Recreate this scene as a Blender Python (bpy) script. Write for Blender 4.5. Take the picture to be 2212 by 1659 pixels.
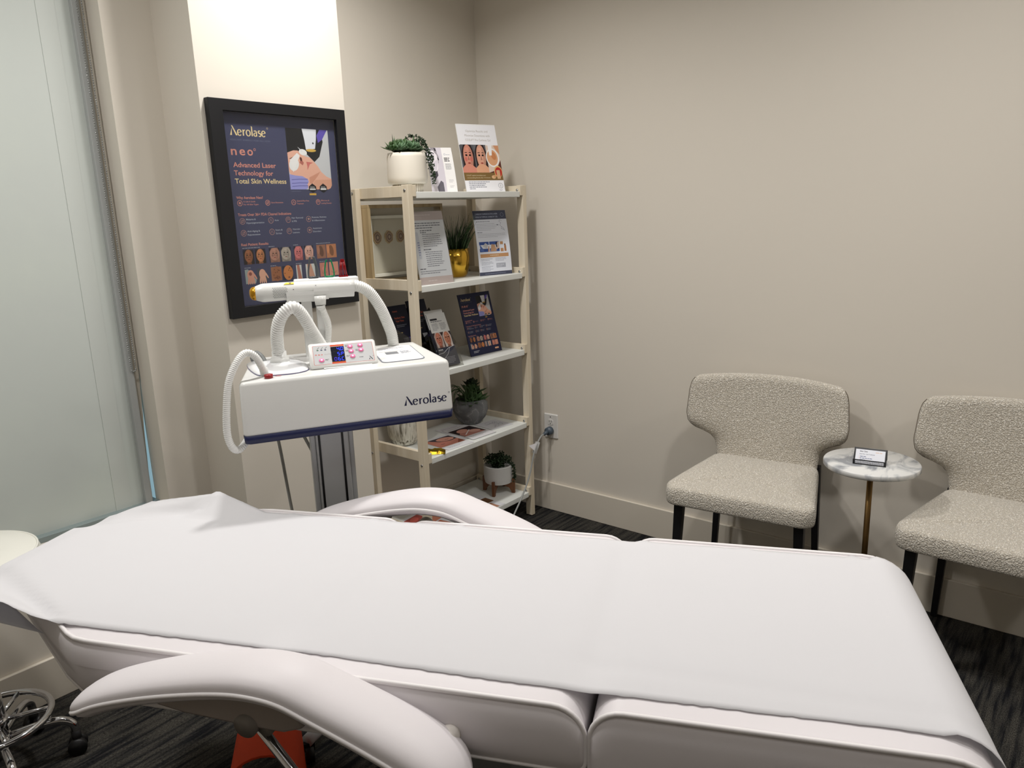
import bpy, bmesh, math, random
from mathutils import Vector, Matrix
R = math.radians
random.seed(7)
SC = bpy.context.scene
C = SC.collection
for o in list(bpy.data.objects):
    bpy.data.objects.remove(o)

# ------------------------------------------------------------------ camera
PITCH, ROLL, YAW, FPX = .22663, -.03395, .88212, 1630.0
cam_d = bpy.data.cameras.new('camera')
cam = bpy.data.objects.new('camera', cam_d)
C.objects.link(cam)
fw = Vector((math.sin(YAW) * math.cos(PITCH), math.cos(YAW) * math.cos(PITCH), -math.sin(PITCH)))
rt = Vector((math.cos(YAW), -math.sin(YAW), 0))
up = rt.cross(fw)
r2 = math.cos(ROLL) * rt + math.sin(ROLL) * up
u2 = -math.sin(ROLL) * rt + math.cos(ROLL) * up
m = Matrix((r2, u2, -fw)).transposed().to_4x4()
m.translation = Vector((0, 0, 1.5))
cam.matrix_world = m
cam_d.sensor_fit = 'HORIZONTAL'
cam_d.sensor_width = 36
cam_d.lens = FPX / 2212 * 36
cam_d.clip_start = .02
SC.camera = cam

# ------------------------------------------------------------------ world, exposure
SC.view_settings.view_transform = 'Standard'
SC.view_settings.look = 'None'
SC.view_settings.exposure = 0.0
SC.view_settings.gamma = 1
SC.view_settings.use_curve_mapping = False
W = bpy.data.worlds.new('world')
SC.world = W
W.use_nodes = True
W.node_tree.nodes['Background'].inputs[0].default_value = (.33, .52, .60, 1)
W.node_tree.nodes['Background'].inputs[1].default_value = .75

# ------------------------------------------------------------------ lights: round ceiling downlights
def downlight(x, y, e, size=.16, spread=150, col=(1, .975, .945)):
    l = bpy.data.lights.new('downlight_lamp', 'AREA')
    l.shape = 'DISK'
    l.size = size
    l.energy = e
    l.spread = R(spread)
    l.color = col
    o = bpy.data.objects.new('downlight_lamp', l)
    o.location = (x, y, 2.735)
    C.objects.link(o)
downlight(1.66, 1.86, 17)
downlight(.38, 1.90, 13)
downlight(1.85, .35, 13.5)
downlight(.25, .20, 2.5)
downlight(1.9, -1.1, 10)
downlight(.2, -1.2, 2)
# broad unseen area light added under the ceiling as soft ambient fill
l = bpy.data.lights.new('ambient_fill_light', 'AREA')
l.shape = 'RECTANGLE'
l.size = 3.4
l.size_y = 3.2
l.energy = 8
l.color = (1, .99, .98)
o = bpy.data.objects.new('ambient_fill_light', l)
o.location = (.9, .5, 2.74)
C.objects.link(o)

# ------------------------------------------------------------------ materials
def s2l(c):
    return tuple(((x / 255) / 12.92 if x / 255 <= .04045 else ((x / 255 + .055) / 1.055) ** 2.4) for x in c)
_mats = {}
def mat(name, rgb, rough=.6, metal=0, spec=.5, trans=0, coat=0, noise=None, bump=None, emit=None, sheen=0, alpha=1, ior=1.45):
    """rgb in sRGB 0-255. noise=(scale, amount); bump=(scale, strength, distance)"""
    if name in _mats:
        return _mats[name]
    M = bpy.data.materials.new(name)
    M.use_nodes = True
    n = M.node_tree.nodes
    L = M.node_tree.links
    b = n['Principled BSDF']
    c = s2l(rgb)
    b.inputs['Base Color'].default_value = (*c, 1)
    b.inputs['Roughness'].default_value = rough
    b.inputs['Metallic'].default_value = metal
    b.inputs['Specular IOR Level'].default_value = spec
    b.inputs['Transmission Weight'].default_value = trans
    b.inputs['Coat Weight'].default_value = coat
    b.inputs['IOR'].default_value = ior
    b.inputs['Sheen Weight'].default_value = sheen
    b.inputs['Alpha'].default_value = alpha
    if emit:
        b.inputs['Emission Color'].default_value = (*s2l(emit[0]), 1)
        b.inputs['Emission Strength'].default_value = emit[1]
    tc = n.new('ShaderNodeTexCoord')
    if noise:
        t = n.new('ShaderNodeTexNoise')
        t.inputs['Scale'].default_value = noise[0]
        t.inputs['Detail'].default_value = 4
        L.new(tc.outputs['Object'], t.inputs['Vector'])
        mx = n.new('ShaderNodeMix')
        mx.data_type = 'RGBA'
        mx.inputs[6].default_value = (*[x * (1 - noise[1]) for x in c], 1)
        mx.inputs[7].default_value = (*[min(1, x * (1 + noise[1])) for x in c], 1)
        L.new(t.outputs['Fac'], mx.inputs[0])
        L.new(mx.outputs[2], b.inputs['Base Color'])
    if bump:
        t = n.new('ShaderNodeTexNoise')
        t.inputs['Scale'].default_value = bump[0]
        t.inputs['Detail'].default_value = 5
        L.new(tc.outputs['Object'], t.inputs['Vector'])
        bp = n.new('ShaderNodeBump')
        bp.inputs['Strength'].default_value = bump[1]
        bp.inputs['Distance'].default_value = bump[2]
        L.new(t.outputs['Fac'], bp.inputs['Height'])
        L.new(bp.outputs['Normal'], b.inputs['Normal'])
    _mats[name] = M
    return M

WALL = mat('wall_paint', (218, 211, 199), .75, noise=(1.5, .012), bump=(260, .06, .001))
TRIM = mat('trim_paint', (214, 206, 192), .45)
CEIL = mat('ceiling_paint', (225, 220, 212), .8)
VINYL = mat('white_vinyl', (221, 216, 218), .48, spec=.4, bump=(420, .10, .0006))
VPIPE = mat('vinyl_piping', (230, 226, 226), .42, spec=.5)
PAPER = None
WHITEP = mat('white_gloss_plastic', (219, 219, 216), .28, spec=.5)
WHITEM = mat('white_satin_plastic', (226, 226, 224), .45)
HOSE = mat('hose_plastic', (236, 236, 233), .42)
NAVYP = mat('navy_plastic', (22, 28, 68), .4)
CHROME = mat('chrome', (205, 205, 208), .09, metal=1)
BLACKM = mat('black_metal', (20, 20, 23), .38)
BLACKP = mat('black_plastic', (14, 14, 16), .45)
GOLDM = mat('gold_metal', (204, 162, 62), .17, metal=1)
BRASS = mat('brushed_brass', (138, 110, 70), .38, metal=1)
SHELFW = mat('white_laminate', (226, 228, 224), .4)
SCREW = mat('zinc', (170, 172, 174), .25, metal=1)
LEAFG = mat('leaf_green', (64, 92, 52), .55, noise=(30, .35))
LEAFD = mat('leaf_dark', (30, 52, 26), .55, noise=(30, .3))
LEAFB = mat('leaf_blue_green', (88, 116, 84), .6, noise=(30, .3))
SOIL = mat('soil', (48, 38, 28), .95)

def nodes_of(name, rough=.6):
    M = bpy.data.materials.new(name)
    M.use_nodes = True
    n = M.node_tree.nodes
    b = n['Principled BSDF']
    b.inputs['Roughness'].default_value = rough
    return M, n, M.node_tree.links, b

def ramp(n, stops):
    r = n.new('ShaderNodeValToRGB')
    while len(r.color_ramp.elements) > 2:
        r.color_ramp.elements.remove(r.color_ramp.elements[-1])
    for i, (p, c) in enumerate(stops):
        e = r.color_ramp.elements[i] if i < 2 else r.color_ramp.elements.new(p)
        e.position = p
        e.color = (*s2l(c), 1)
    return r

def make_carpet():
    M, n, L, b = nodes_of('carpet', .95)
    b.inputs['Specular IOR Level'].default_value = .15
    tc = n.new('ShaderNodeTexCoord')
    mp = n.new('ShaderNodeMapping')
    mp.inputs['Scale'].default_value = (5, 60, 1)
    L.new(tc.outputs['Object'], mp.inputs['Vector'])
    t1 = n.new('ShaderNodeTexNoise'); t1.inputs['Scale'].default_value = 1.0; t1.inputs['Detail'].default_value = 5
    L.new(mp.outputs[0], t1.inputs['Vector'])
    r1 = ramp(n, [(.36, (28, 29, 34)), (.60, (84, 81, 75)), (.46, (58, 57, 55))])
    L.new(t1.outputs['Fac'], r1.inputs[0])
    mp2 = n.new('ShaderNodeMapping'); mp2.inputs['Scale'].default_value = (160, 420, 100)
    L.new(tc.outputs['Object'], mp2.inputs['Vector'])
    t2 = n.new('ShaderNodeTexNoise'); t2.inputs['Scale'].default_value = 1; t2.inputs['Detail'].default_value = 2
    L.new(mp2.outputs[0], t2.inputs['Vector'])
    r2_ = ramp(n, [(.33, (60, 60, 60)), (.72, (255, 255, 255))])
    L.new(t2.outputs['Fac'], r2_.inputs[0])
    mx = n.new('ShaderNodeMix'); mx.data_type = 'RGBA'; mx.blend_type = 'MULTIPLY'; mx.inputs[0].default_value = .85
    L.new(r1.outputs[0], mx.inputs[6]); L.new(r2_.outputs[0], mx.inputs[7])
    L.new(mx.outputs[2], b.inputs['Base Color'])
    bp = n.new('ShaderNodeBump'); bp.inputs['Strength'].default_value = .7; bp.inputs['Distance'].default_value = .004
    L.new(t2.outputs['Fac'], bp.inputs['Height']); L.new(bp.outputs[0], b.inputs['Normal'])
    return M
CARPET = make_carpet()

def make_boucle():
    M, n, L, b = nodes_of('boucle', .95)
    b.inputs['Specular IOR Level'].default_value = .15
    b.inputs['Sheen Weight'].default_value = .3
    tc = n.new('ShaderNodeTexCoord')
    t0 = n.new('ShaderNodeTexNoise'); t0.inputs['Scale'].default_value = 90; t0.inputs['Detail'].default_value = 3
    L.new(tc.outputs['Object'], t0.inputs['Vector'])
    va = n.new('ShaderNodeVectorMath'); va.operation = 'SCALE'; va.inputs[3].default_value = .012
    L.new(t0.outputs['Color'], va.inputs[0])
    ad = n.new('ShaderNodeVectorMath'); ad.operation = 'ADD'
    L.new(tc.outputs['Object'], ad.inputs[0]); L.new(va.outputs[0], ad.inputs[1])
    v = n.new('ShaderNodeTexVoronoi'); v.inputs['Scale'].default_value = 215
    L.new(ad.outputs[0], v.inputs['Vector'])
    t = n.new('ShaderNodeTexNoise'); t.inputs['Scale'].default_value = 240; t.inputs['Detail'].default_value = 3
    L.new(ad.outputs[0], t.inputs['Vector'])
    mm = n.new('ShaderNodeMath'); mm.operation = 'SUBTRACT'
    L.new(t.outputs['Fac'], mm.inputs[0]); L.new(v.outputs['Distance'], mm.inputs[1])
    r = ramp(n, [(-.0, (200, 192, 178)), (.42, (250, 246, 238)), (.2, (231, 224, 211))])
    L.new(mm.outputs[0], r.inputs[0]); L.new(r.outputs[0], b.inputs['Base Color'])
    bp = n.new('ShaderNodeBump'); bp.inputs['Strength'].default_value = .9; bp.inputs['Distance'].default_value = .0045
    L.new(mm.outputs[0], bp.inputs['Height']); L.new(bp.outputs[0], b.inputs['Normal'])
    return M
BOUCLE = make_boucle()

def make_marble():
    M, n, L, b = nodes_of('marble', .25)
    tc = n.new('ShaderNodeTexCoord')
    mp = n.new('ShaderNodeMapping'); mp.inputs['Scale'].default_value = (5, 9, 5); mp.inputs['Rotation'].default_value = (0, 0, .7)
    L.new(tc.outputs['Object'], mp.inputs['Vector'])
    t = n.new('ShaderNodeTexNoise'); t.inputs['Scale'].default_value = 1.3; t.inputs['Detail'].default_value = 8; t.inputs['Distortion'].default_value = 1.6
    L.new(mp.outputs[0], t.inputs['Vector'])
    r = ramp(n, [(.36, (150, 153, 158)), (.53, (226, 226, 224)), (.45, (200, 202, 203))])
    L.new(t.outputs['Fac'], r.inputs[0]); L.new(r.outputs[0], b.inputs['Base Color'])
    return M
MARBLE = make_marble()

def make_wood(name, c1, c2, scale=(30, 30, 2.2), rough=.5):
    M, n, L, b = nodes_of(name, rough)
    tc = n.new('ShaderNodeTexCoord')
    mp = n.new('ShaderNodeMapping'); mp.inputs['Scale'].default_value = scale
    L.new(tc.outputs['Object'], mp.inputs['Vector'])
    t = n.new('ShaderNodeTexNoise'); t.inputs['Scale'].default_value = 1; t.inputs['Detail'].default_value = 5
    L.new(mp.outputs[0], t.inputs['Vector'])
    r = ramp(n, [(.35, c1), (.65, c2)])
    L.new(t.outputs['Fac'], r.inputs[0]); L.new(r.outputs[0], b.inputs['Base Color'])
    return M
PINE = make_wood('pale_birch', (214, 201, 177), (226, 215, 194))
WALNUT = make_wood('walnut', (96, 58, 32), (128, 82, 48), (20, 20, 4))

def make_stone(name, base, vein, scale=9, w=.03, rough=.8):
    M, n, L, b = nodes_of(name, rough)
    tc = n.new('ShaderNodeTexCoord')
    t = n.new('ShaderNodeTexNoise'); t.inputs['Scale'].default_value = scale; t.inputs['Detail'].default_value = 5; t.inputs['Distortion'].default_value = .8
    L.new(tc.outputs['Object'], t.inputs['Vector'])
    lo = tuple(x * .82 for x in base)
    r = ramp(n, [(.40, lo), (.62, base), (.5 - w, base), (.5, vein), (.5 + w, base)])
    L.new(t.outputs['Fac'], r.inputs[0]); L.new(r.outputs[0], b.inputs['Base Color'])
    bp = n.new('ShaderNodeBump'); bp.inputs['Strength'].default_value = .4; bp.inputs['Distance'].default_value = .003
    t2 = n.new('ShaderNodeTexNoise'); t2.inputs['Scale'].default_value = 120
    L.new(tc.outputs['Object'], t2.inputs['Vector']); L.new(t2.outputs[0], bp.inputs['Height']); L.new(bp.outputs[0], b.inputs['Normal'])
    return M
GREYSTONE = make_stone('grey_concrete', (116, 118, 120), (150, 150, 150), 9, .012)

def make_bark():
    M, n, L, b = nodes_of('streaked_ceramic', .75)
    tc = n.new('ShaderNodeTexCoord')
    mp = n.new('ShaderNodeMapping'); mp.inputs['Scale'].default_value = (90, 90, 9)
    L.new(tc.outputs['Object'], mp.inputs['Vector'])
    t = n.new('ShaderNodeTexNoise'); t.inputs['Scale'].default_value = 1; t.inputs['Detail'].default_value = 6; t.inputs['Distortion'].default_value = .6
    L.new(mp.outputs[0], t.inputs['Vector'])
    r = ramp(n, [(.36, (112, 106, 92)), (.55, (222, 219, 208)), (.46, (190, 186, 174))])
    L.new(t.outputs['Fac'], r.inputs[0]); L.new(r.outputs[0], b.inputs['Base Color'])
    bp = n.new('ShaderNodeBump'); bp.inputs['Strength'].default_value = .8; bp.inputs['Distance'].default_value = .004
    L.new(t.outputs[0], bp.inputs['Height']); L.new(bp.outputs[0], b.inputs['Normal'])
    return M
BARK = make_bark()

def make_paper():
    M, n, L, b = nodes_of('exam_paper', .8)
    b.inputs['Base Color'].default_value = (*s2l((232, 231, 233)), 1)
    b.inputs['Specular IOR Level'].default_value = .2
    tr = n.new('ShaderNodeBsdfTranslucent'); tr.inputs[0].default_value = (*s2l((236, 236, 238)), 1)
    mx = n.new('ShaderNodeMixShader'); mx.inputs[0].default_value = .3
    out = n['Material Output']
    L.new(b.outputs[0], mx.inputs[1]); L.new(tr.outputs[0], mx.inputs[2]); L.new(mx.outputs[0], out.inputs[0])
    tc = n.new('ShaderNodeTexCoord')
    t = n.new('ShaderNodeTexNoise'); t.inputs['Scale'].default_value = 500
    L.new(tc.outputs['Object'], t.inputs['Vector'])
    bp = n.new('ShaderNodeBump'); bp.inputs['Strength'].default_value = .12; bp.inputs['Distance'].default_value = .0006
    L.new(t.outputs[0], bp.inputs['Height']); L.new(bp.outputs[0], b.inputs['Normal'])
    return M
PAPER = make_paper()

def make_frost():
    M, n, L, b = nodes_of('frosted_film', .32)
    b.inputs['Base Color'].default_value = (*s2l((221, 226, 221)), 1)
    b.inputs['Specular IOR Level'].default_value = .35
    tr = n.new('ShaderNodeBsdfTranslucent')
    tc = n.new('ShaderNodeTexCoord')
    t = n.new('ShaderNodeTexNoise'); t.inputs['Scale'].default_value = 3.0; t.inputs['Detail'].default_value = 3
    L.new(tc.outputs['Object'], t.inputs['Vector'])
    r = ramp(n, [(.45, (170, 186, 176)), (.7, (214, 222, 196))])
    L.new(t.outputs['Fac'], r.inputs[0]); L.new(r.outputs[0], tr.inputs[0])
    mx = n.new('ShaderNodeMixShader'); mx.inputs[0].default_value = .22
    L.new(b.outputs[0], mx.inputs[1]); L.new(tr.outputs[0], mx.inputs[2]); L.new(mx.outputs[0], n['Material Output'].inputs[0])
    return M
FROST = make_frost()

def make_clear(name, tint=(255, 255, 255), refl=.10):
    """thin clear sheet: mostly transparent with a weak mirror reflection"""
    M = bpy.data.materials.new(name); M.use_nodes = True
    n = M.node_tree.nodes; L = M.node_tree.links
    n.remove(n['Principled BSDF'])
    t = n.new('ShaderNodeBsdfTransparent'); t.inputs[0].default_value = (*s2l(tint), 1)
    g = n.new('ShaderNodeBsdfGlossy'); g.inputs['Roughness'].default_value = .03
    f = n.new('ShaderNodeLayerWeight'); f.inputs[0].default_value = .5
    pw_ = n.new('ShaderNodeMath'); pw_.operation = 'POWER'; pw_.inputs[1].default_value = 5
    L.new(f.outputs['Facing'], pw_.inputs[0])
    mu = n.new('ShaderNodeMath'); mu.operation = 'MULTIPLY_ADD'; mu.inputs[1].default_value = .9; mu.inputs[2].default_value = refl * .5
    L.new(pw_.outputs[0], mu.inputs[0])
    mx = n.new('ShaderNodeMixShader')
    L.new(mu.outputs[0], mx.inputs[0]); L.new(t.outputs[0], mx.inputs[1]); L.new(g.outputs[0], mx.inputs[2])
    L.new(mx.outputs[0], n['Material Output'].inputs[0])
    return M
CLEAR = make_clear('clear_glass', (250, 252, 252), .09)
ACRYL = make_clear('clear_acrylic', (232, 232, 230), .14)
SMOKE = make_clear('smoked_acrylic', (92, 92, 96), .12)

# ------------------------------------------------------------------ mesh helpers
class MB:
    def __init__(s):
        s.v = []; s.f = []; s.mi = []; s.mats = []; s.sm = []
    def mat(s, m):
        if m not in s.mats: s.mats.append(m)
        return s.mats.index(m)
    def add(s, vs, fs, m, smooth=True):
        k = len(s.v); i = s.mat(m)
        s.v += [tuple(v) for v in vs]
        for f in fs:
            s.f.append([a + k for a in f]); s.mi.append(i); s.sm.append(smooth)
        return s
    def box(s, x0, x1, y0, y1, z0, z1, m, M=None):
        vs = [Vector((x, y, z)) for z in (z0, z1) for x, y in ((x0, y0), (x1, y0), (x1, y1), (x0, y1))]
        if M: vs = [M @ v for v in vs]
        return s.add(vs, [(3, 2, 1, 0), (4, 5, 6, 7), (0, 1, 5, 4), (1, 2, 6, 5), (2, 3, 7, 6), (3, 0, 4, 7)], m, False)
    def hexa(s, b, t, m):
        """b, t: four bottom and four top corners, counter clockwise"""
        return s.add(list(b) + list(t), [(3, 2, 1, 0), (4, 5, 6, 7), (0, 1, 5, 4), (1, 2, 6, 5), (2, 3, 7, 6), (3, 0, 4, 7)], m, False)
    def rings(s, rs, m, caps=True, closed=True, smooth=True, loop=False):
        n = len(rs[0]); vs = [p for r in rs for p in r]; fs = []
        for i in range(len(rs) - (0 if loop else 1)):
            i2 = (i + 1) % len(rs)
            for j in range(n if closed else n - 1):
                j2 = (j + 1) % n
                fs.append((i * n + j, i * n + j2, i2 * n + j2, i2 * n + j))
        if caps and not loop:
            fs.append(tuple(reversed(range(n))))
            fs.append(tuple(range((len(rs) - 1) * n, len(rs) * n)))
        return s.add(vs, fs, m, smooth)
    def lathe(s, prof, m, seg=32, c=(0, 0, 0), caps=True, M=None, smooth=True):
        rs = []
        for r, z in prof:
            ring = [Vector((c[0] + r * math.cos(2 * math.pi * k / seg), c[1] + r * math.sin(2 * math.pi * k / seg), c[2] + z)) for k in range(seg)]
            if M: ring = [M @ p for p in ring]
            rs.append(ring)
        return s.rings(rs, m, caps, smooth=smooth)
    def cyl(s, p0, p1, r, m, seg=16, r1=None, caps=True):
        p0 = Vector(p0); p1 = Vector(p1); d = (p1 - p0).normalized()
        a = d.orthogonal().normalized(); b = d.cross(a)
        rs = []
        for p, q in ((p0, r), (p1, r if r1 is None else r1)):
            rs.append([p + q * (math.cos(2 * math.pi * k / seg) * a + math.sin(2 * math.pi * k / seg) * b) for k in range(seg)])
        return s.rings(rs, m, caps)
    def tube(s, pts, r, m, seg=10, rf=None, closed=False):
        pts = [Vector(p) for p in pts]; N = len(pts); rs = []
        a = None
        for i, p in enumerate(pts):
            if closed: d = (pts[(i + 1) % N] - pts[i - 1]).normalized()
            else: d = (pts[min(i + 1, N - 1)] - pts[max(i - 1, 0)]).normalized()
            if a is None: a = d.orthogonal().normalized()
            else:
                a = a - d * a.dot(d); a.normalize()
            b = d.cross(a); q = rf(i) if rf else r
            rs.append([p + q * (math.cos(2 * math.pi * k / seg) * a + math.sin(2 * math.pi * k / seg) * b) for k in range(seg)])
        return s.rings(rs, m, True, loop=closed)
    def build(s, name, parent=None, bevel=0, segs=2, subd=0, loc=None, angle=None):
        me = bpy.data.meshes.new(name)
        me.from_pydata(s.v, [], s.f)
        for m_ in s.mats: me.materials.append(m_)
        me.polygons.foreach_set('material_index', s.mi)
        me.polygons.foreach_set('use_smooth', s.sm)
        me.update()
        o = bpy.data.objects.new(name, me)
        C.objects.link(o)
        if parent: o.parent = parent
        if loc: o.location = loc
        if bevel:
            b = o.modifiers.new('bevel', 'BEVEL'); b.width = bevel; b.segments = segs; b.limit_method = 'ANGLE'; b.angle_limit = R(40)
            for p in me.polygons: p.use_smooth = True
            w = o.modifiers.new('wn', 'WEIGHTED_NORMAL'); w.keep_sharp = True
        if subd:
            b = o.modifiers.new('sub', 'SUBSURF'); b.levels = subd; b.render_levels = subd
        return o

def tag(o, label=None, cat=None, group=None, kind=None):
    if label: o['label'] = label
    if cat: o['category'] = cat
    if group: o['group'] = group
    if kind: o['kind'] = kind
    return o
def thing(name, label, cat, loc=(0, 0, 0), rz=0, group=None):
    o = bpy.data.objects.new(name, None); C.objects.link(o)
    o.empty_display_size = .05
    o.location = loc; o.rotation_euler = (0, 0, rz)
    return tag(o, label, cat, group)
def catmull(P, n=10, closed=False):
    P = [Vector(p) for p in P]; out = []
    N = len(P)
    for i in range(N if closed else N - 1):
        if closed: a, b, c, d = P[i - 1], P[i], P[(i + 1) % N], P[(i + 2) % N]
        else: a, b, c, d = P[max(i - 1, 0)], P[i], P[i + 1], P[min(i + 2, N - 1)]
        for k in range(n):
            t = k / n
            out.append(.5 * ((2 * b) + (c - a) * t + (2 * a - 5 * b + 4 * c - d) * t * t + (3 * b - a - 3 * c + d) * t ** 3))
    if not closed: out.append(P[-1])
    return out
def interp(x, pts):
    if x <= pts[0][0]: return pts[0][1]
    for (a, b), (c, d) in zip(pts, pts[1:]):
        if x <= c: return b + (d - b) * (x - a) / (c - a)
    return pts[-1][1]
def sst(a, b, x):
    t = max(0, min(1, (x - a) / (b - a))); return t * t * (3 - 2 * t)
def smooth_interp(x, pts):
    if x <= pts[0][0]: return pts[0][1]
    for (a, b), (c, d) in zip(pts, pts[1:]):
        if x <= c: return b + (d - b) * sst(a, c, x)
    return pts[-1][1]
def resample(pts, step):
    out = [pts[0].copy()]; acc = 0
    for a, b in zip(pts, pts[1:]):
        L = (b - a).length; t = step - acc
        while t <= L:
            out.append(a.lerp(b, t / L)); t += step
        acc = (acc + L) % step
    return out
def rrect(x0, x1, y0, y1, r, n=5):
    out = []
    for cx, cy, a0 in ((x1 - r, y1 - r, 0), (x0 + r, y1 - r, 90), (x0 + r, y0 + r, 180), (x1 - r, y0 + r, 270)):
        for k in range(n + 1):
            a = R(a0 + 90 * k / n); out.append((cx + r * math.cos(a), cy + r * math.sin(a)))
    return out

# ------------------------------------------------------------------ flat printed matter
PR = {}
def ink(rgb, rough=.45):
    k = 'ink_%d_%d_%d' % rgb
    if k not in PR: PR[k] = mat(k, rgb, rough, spec=.3)
    return PR[k]
_tc = {}
def text_mesh(s, bold):
    if (s, bold) in _tc: return _tc[(s, bold)]
    cd = bpy.data.curves.new('lettering', 'FONT'); cd.body = s; cd.size = 1; cd.offset = bold; cd.resolution_u = 3
    ob = bpy.data.objects.new('lettering', cd)
    me = bpy.data.meshes.new_from_object(ob)
    vs = [v.co.to_2d() for v in me.vertices]; fs = [tuple(p.vertices) for p in me.polygons]
    bpy.data.objects.remove(ob); bpy.data.curves.remove(cd); bpy.data.meshes.remove(me)
    _tc[(s, bold)] = (vs, fs)
    return vs, fs
class Print:
    def __init__(s, w, h, paper=(240, 240, 240)):
        s.items = []; s.k = 0; s.w = w; s.h = h
        s.S = (0, 0, 1, 1)
        if paper: s.rect(0, 0, w, h, paper)
    def xy(s, p):
        return (s.S[0] + p[0] * s.S[2], s.S[1] + p[1] * s.S[3])
    def poly(s, pts, rgb):
        s.k += 1; s.items.append(([s.xy(p) for p in pts], [tuple(range(len(pts)))], rgb, s.k))
    def rect(s, x0, y0, x1, y1, rgb, n=1):
        # subdivided along y so it can bend
        s.k += 1; vs = []; fs = []; n = max(1, int(abs(y1 - y0) * s.S[3] / .03))
        for i in range(n + 1):
            y = y0 + (y1 - y0) * i / n; vs += [s.xy((x0, y)), s.xy((x1, y))]
        for i in range(n): fs.append((2 * i, 2 * i + 1, 2 * i + 3, 2 * i + 2))
        s.items.append((vs, fs, rgb, s.k))
    def rrect(s, x0, y0, x1, y1, r, rgb): s.poly(rrect(x0, x1, y0, y1, r), rgb)
    def ell(s, cx, cy, rx, ry, rgb, rot=0, n=22, a0=0, a1=360):
        c, q = math.cos(R(rot)), math.sin(R(rot)); pts = []
        for k in range(n + (0 if a1 - a0 == 360 else 1)):
            a = R(a0 + (a1 - a0) * k / n); x, y = rx * math.cos(a), ry * math.sin(a)
            pts.append((cx + x * c - y * q, cy + x * q + y * c))
        s.poly(pts, rgb)
    def ring(s, cx, cy, r, w, rgb, n=22):
        s.k += 1; vs = []
        for k in range(n):
            a = 2 * math.pi * k / n
            for q in (r, r - w): vs.append(s.xy((cx + q * math.cos(a), cy + q * math.sin(a))))
        s.items.append((vs, [(2 * k, 2 * ((k + 1) % n), 2 * ((k + 1) % n) + 1, 2 * k + 1) for k in range(n)], rgb, s.k))
    def line(s, pts, w, rgb):
        s.k += 1; vs = []; fs = []
        P = [Vector(p) for p in pts]
        for i, p in enumerate(P):
            d = (P[min(i + 1, len(P) - 1)] - P[max(i - 1, 0)]); d = Vector((-d.y, d.x)).normalized()
            ww = w(i / (len(P) - 1), d) if callable(w) else w
            vs += [s.xy(p + d * ww / 2), s.xy(p - d * ww / 2)]
            if i: fs.append((2 * i - 2, 2 * i - 1, 2 * i + 1, 2 * i))
        s.items.append((vs, fs, rgb, s.k))
    def text(s, t, x, y, w, h, rgb, bold=.012, align='L'):
        """w = width of the line, h = capital height"""
        vs, fs = text_mesh(t, bold)
        if not vs: return
        x0 = min(v.x for v in vs); x1 = max(v.x for v in vs); sx = w / (x1 - x0); sy = h / .70
        if align == 'C': x -= w / 2
        s.k += 1
        s.items.append(([s.xy((x + (v.x - x0) * sx, y + v.y * sy)) for v in vs], fs, rgb, s.k))
    def bars(s, x, y, w, rows, pitch, h, rgb, seed=1, short=.7):
        """tiny unreadable copy: broken strokes"""
        rn = random.Random(seed); s.k += 1; vs = []; fs = []
        for r_ in range(rows):
            ww = w * (short if r_ == rows - 1 and rows > 1 else rn.uniform(.88, 1)); q = x; yy = y - r_ * pitch
            while q < x + ww - h:
                e = min(q + h * rn.uniform(1.6, 5), x + ww); k = len(vs)
                vs += [s.xy(p) for p in ((q, yy), (e, yy), (e, yy + h), (q, yy + h))]; fs.append((k, k + 1, k + 2, k + 3)); q = e + h * .6
        s.items.append((vs, fs, rgb, s.k))
    def mesh(s, mb, M=None, bend=None, dz=.00012, rough=.45):
        done = []
        for vs, fs, rgb, k in s.items:
            out = []
            bb = (min(p[0] for p in vs), max(p[0] for p in vs), min(p[1] for p in vs), max(p[1] for p in vs))
            k = 1 + max([q[4] for q in done if q[0] < bb[1] and q[1] > bb[0] and q[2] < bb[3] and q[3] > bb[2]] + [0])
            done.append((*bb, k))
            for x, y in vs:
                p = Vector((x, bend(y) if bend else 0, y)) + Vector((0, -dz * k, 0))
                out.append(M @ p if M else p)
            m_ = rgb if isinstance(rgb, bpy.types.Material) else ink(rgb, rough)
            mb.add(out, fs, m_, False)
    def face(s, x0, y0, x1, y1, skin, hair=(38, 28, 24), bg=None, blotch=None, dark=None, side=0, fw=.36):
        w = x1 - x0; h = y1 - y0
        if bg: s.rect(x0, y0, x1, y1, bg)
        X = lambda a: x0 + a * w
        Y = lambda a: y0 + a * h
        dk = tuple(int(c * .72) for c in skin); lt = tuple(min(255, int(c * 1.12)) for c in skin)
        s.poly([(X(.08), Y(0)), (X(.04), Y(.75)), (X(.25), Y(1)), (X(.8), Y(1)), (X(.98), Y(.7)), (X(.95), Y(0))], hair)
        s.poly([(X(.3), Y(0)), (X(.36), Y(.3)), (X(.66), Y(.3)), (X(.72), Y(0))], dk)
        s.ell(X(.5), Y(.56), fw * w, .44 * h, skin)
        s.ell(X(.66), Y(.52), .17 * w, .36 * h, tuple(int(c * .88) for c in skin))
        s.ell(X(.46), Y(.56), .20 * w, .38 * h, skin)
        s.ell(X(.48), Y(.84), .13 * w, .05 * h, tuple(min(255, int(c * 1.06)) for c in skin))
        s.ell(X(.36), Y(.62), .085 * w, .035 * h, (40, 28, 26)); s.ell(X(.64), Y(.62), .085 * w, .035 * h, (40, 28, 26))
        s.rect(X(.26), Y(.70), X(.44), Y(.725), hair); s.rect(X(.57), Y(.70), X(.74), Y(.725), hair)
        s.poly([(X(.5), Y(.62)), (X(.44), Y(.45)), (X(.56), Y(.45))], dk)
        s.ell(X(.5), Y(.34), .11 * w, .03 * h, tuple(int(c * k) for c, k in zip(skin, (.75, .5, .5))))
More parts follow.
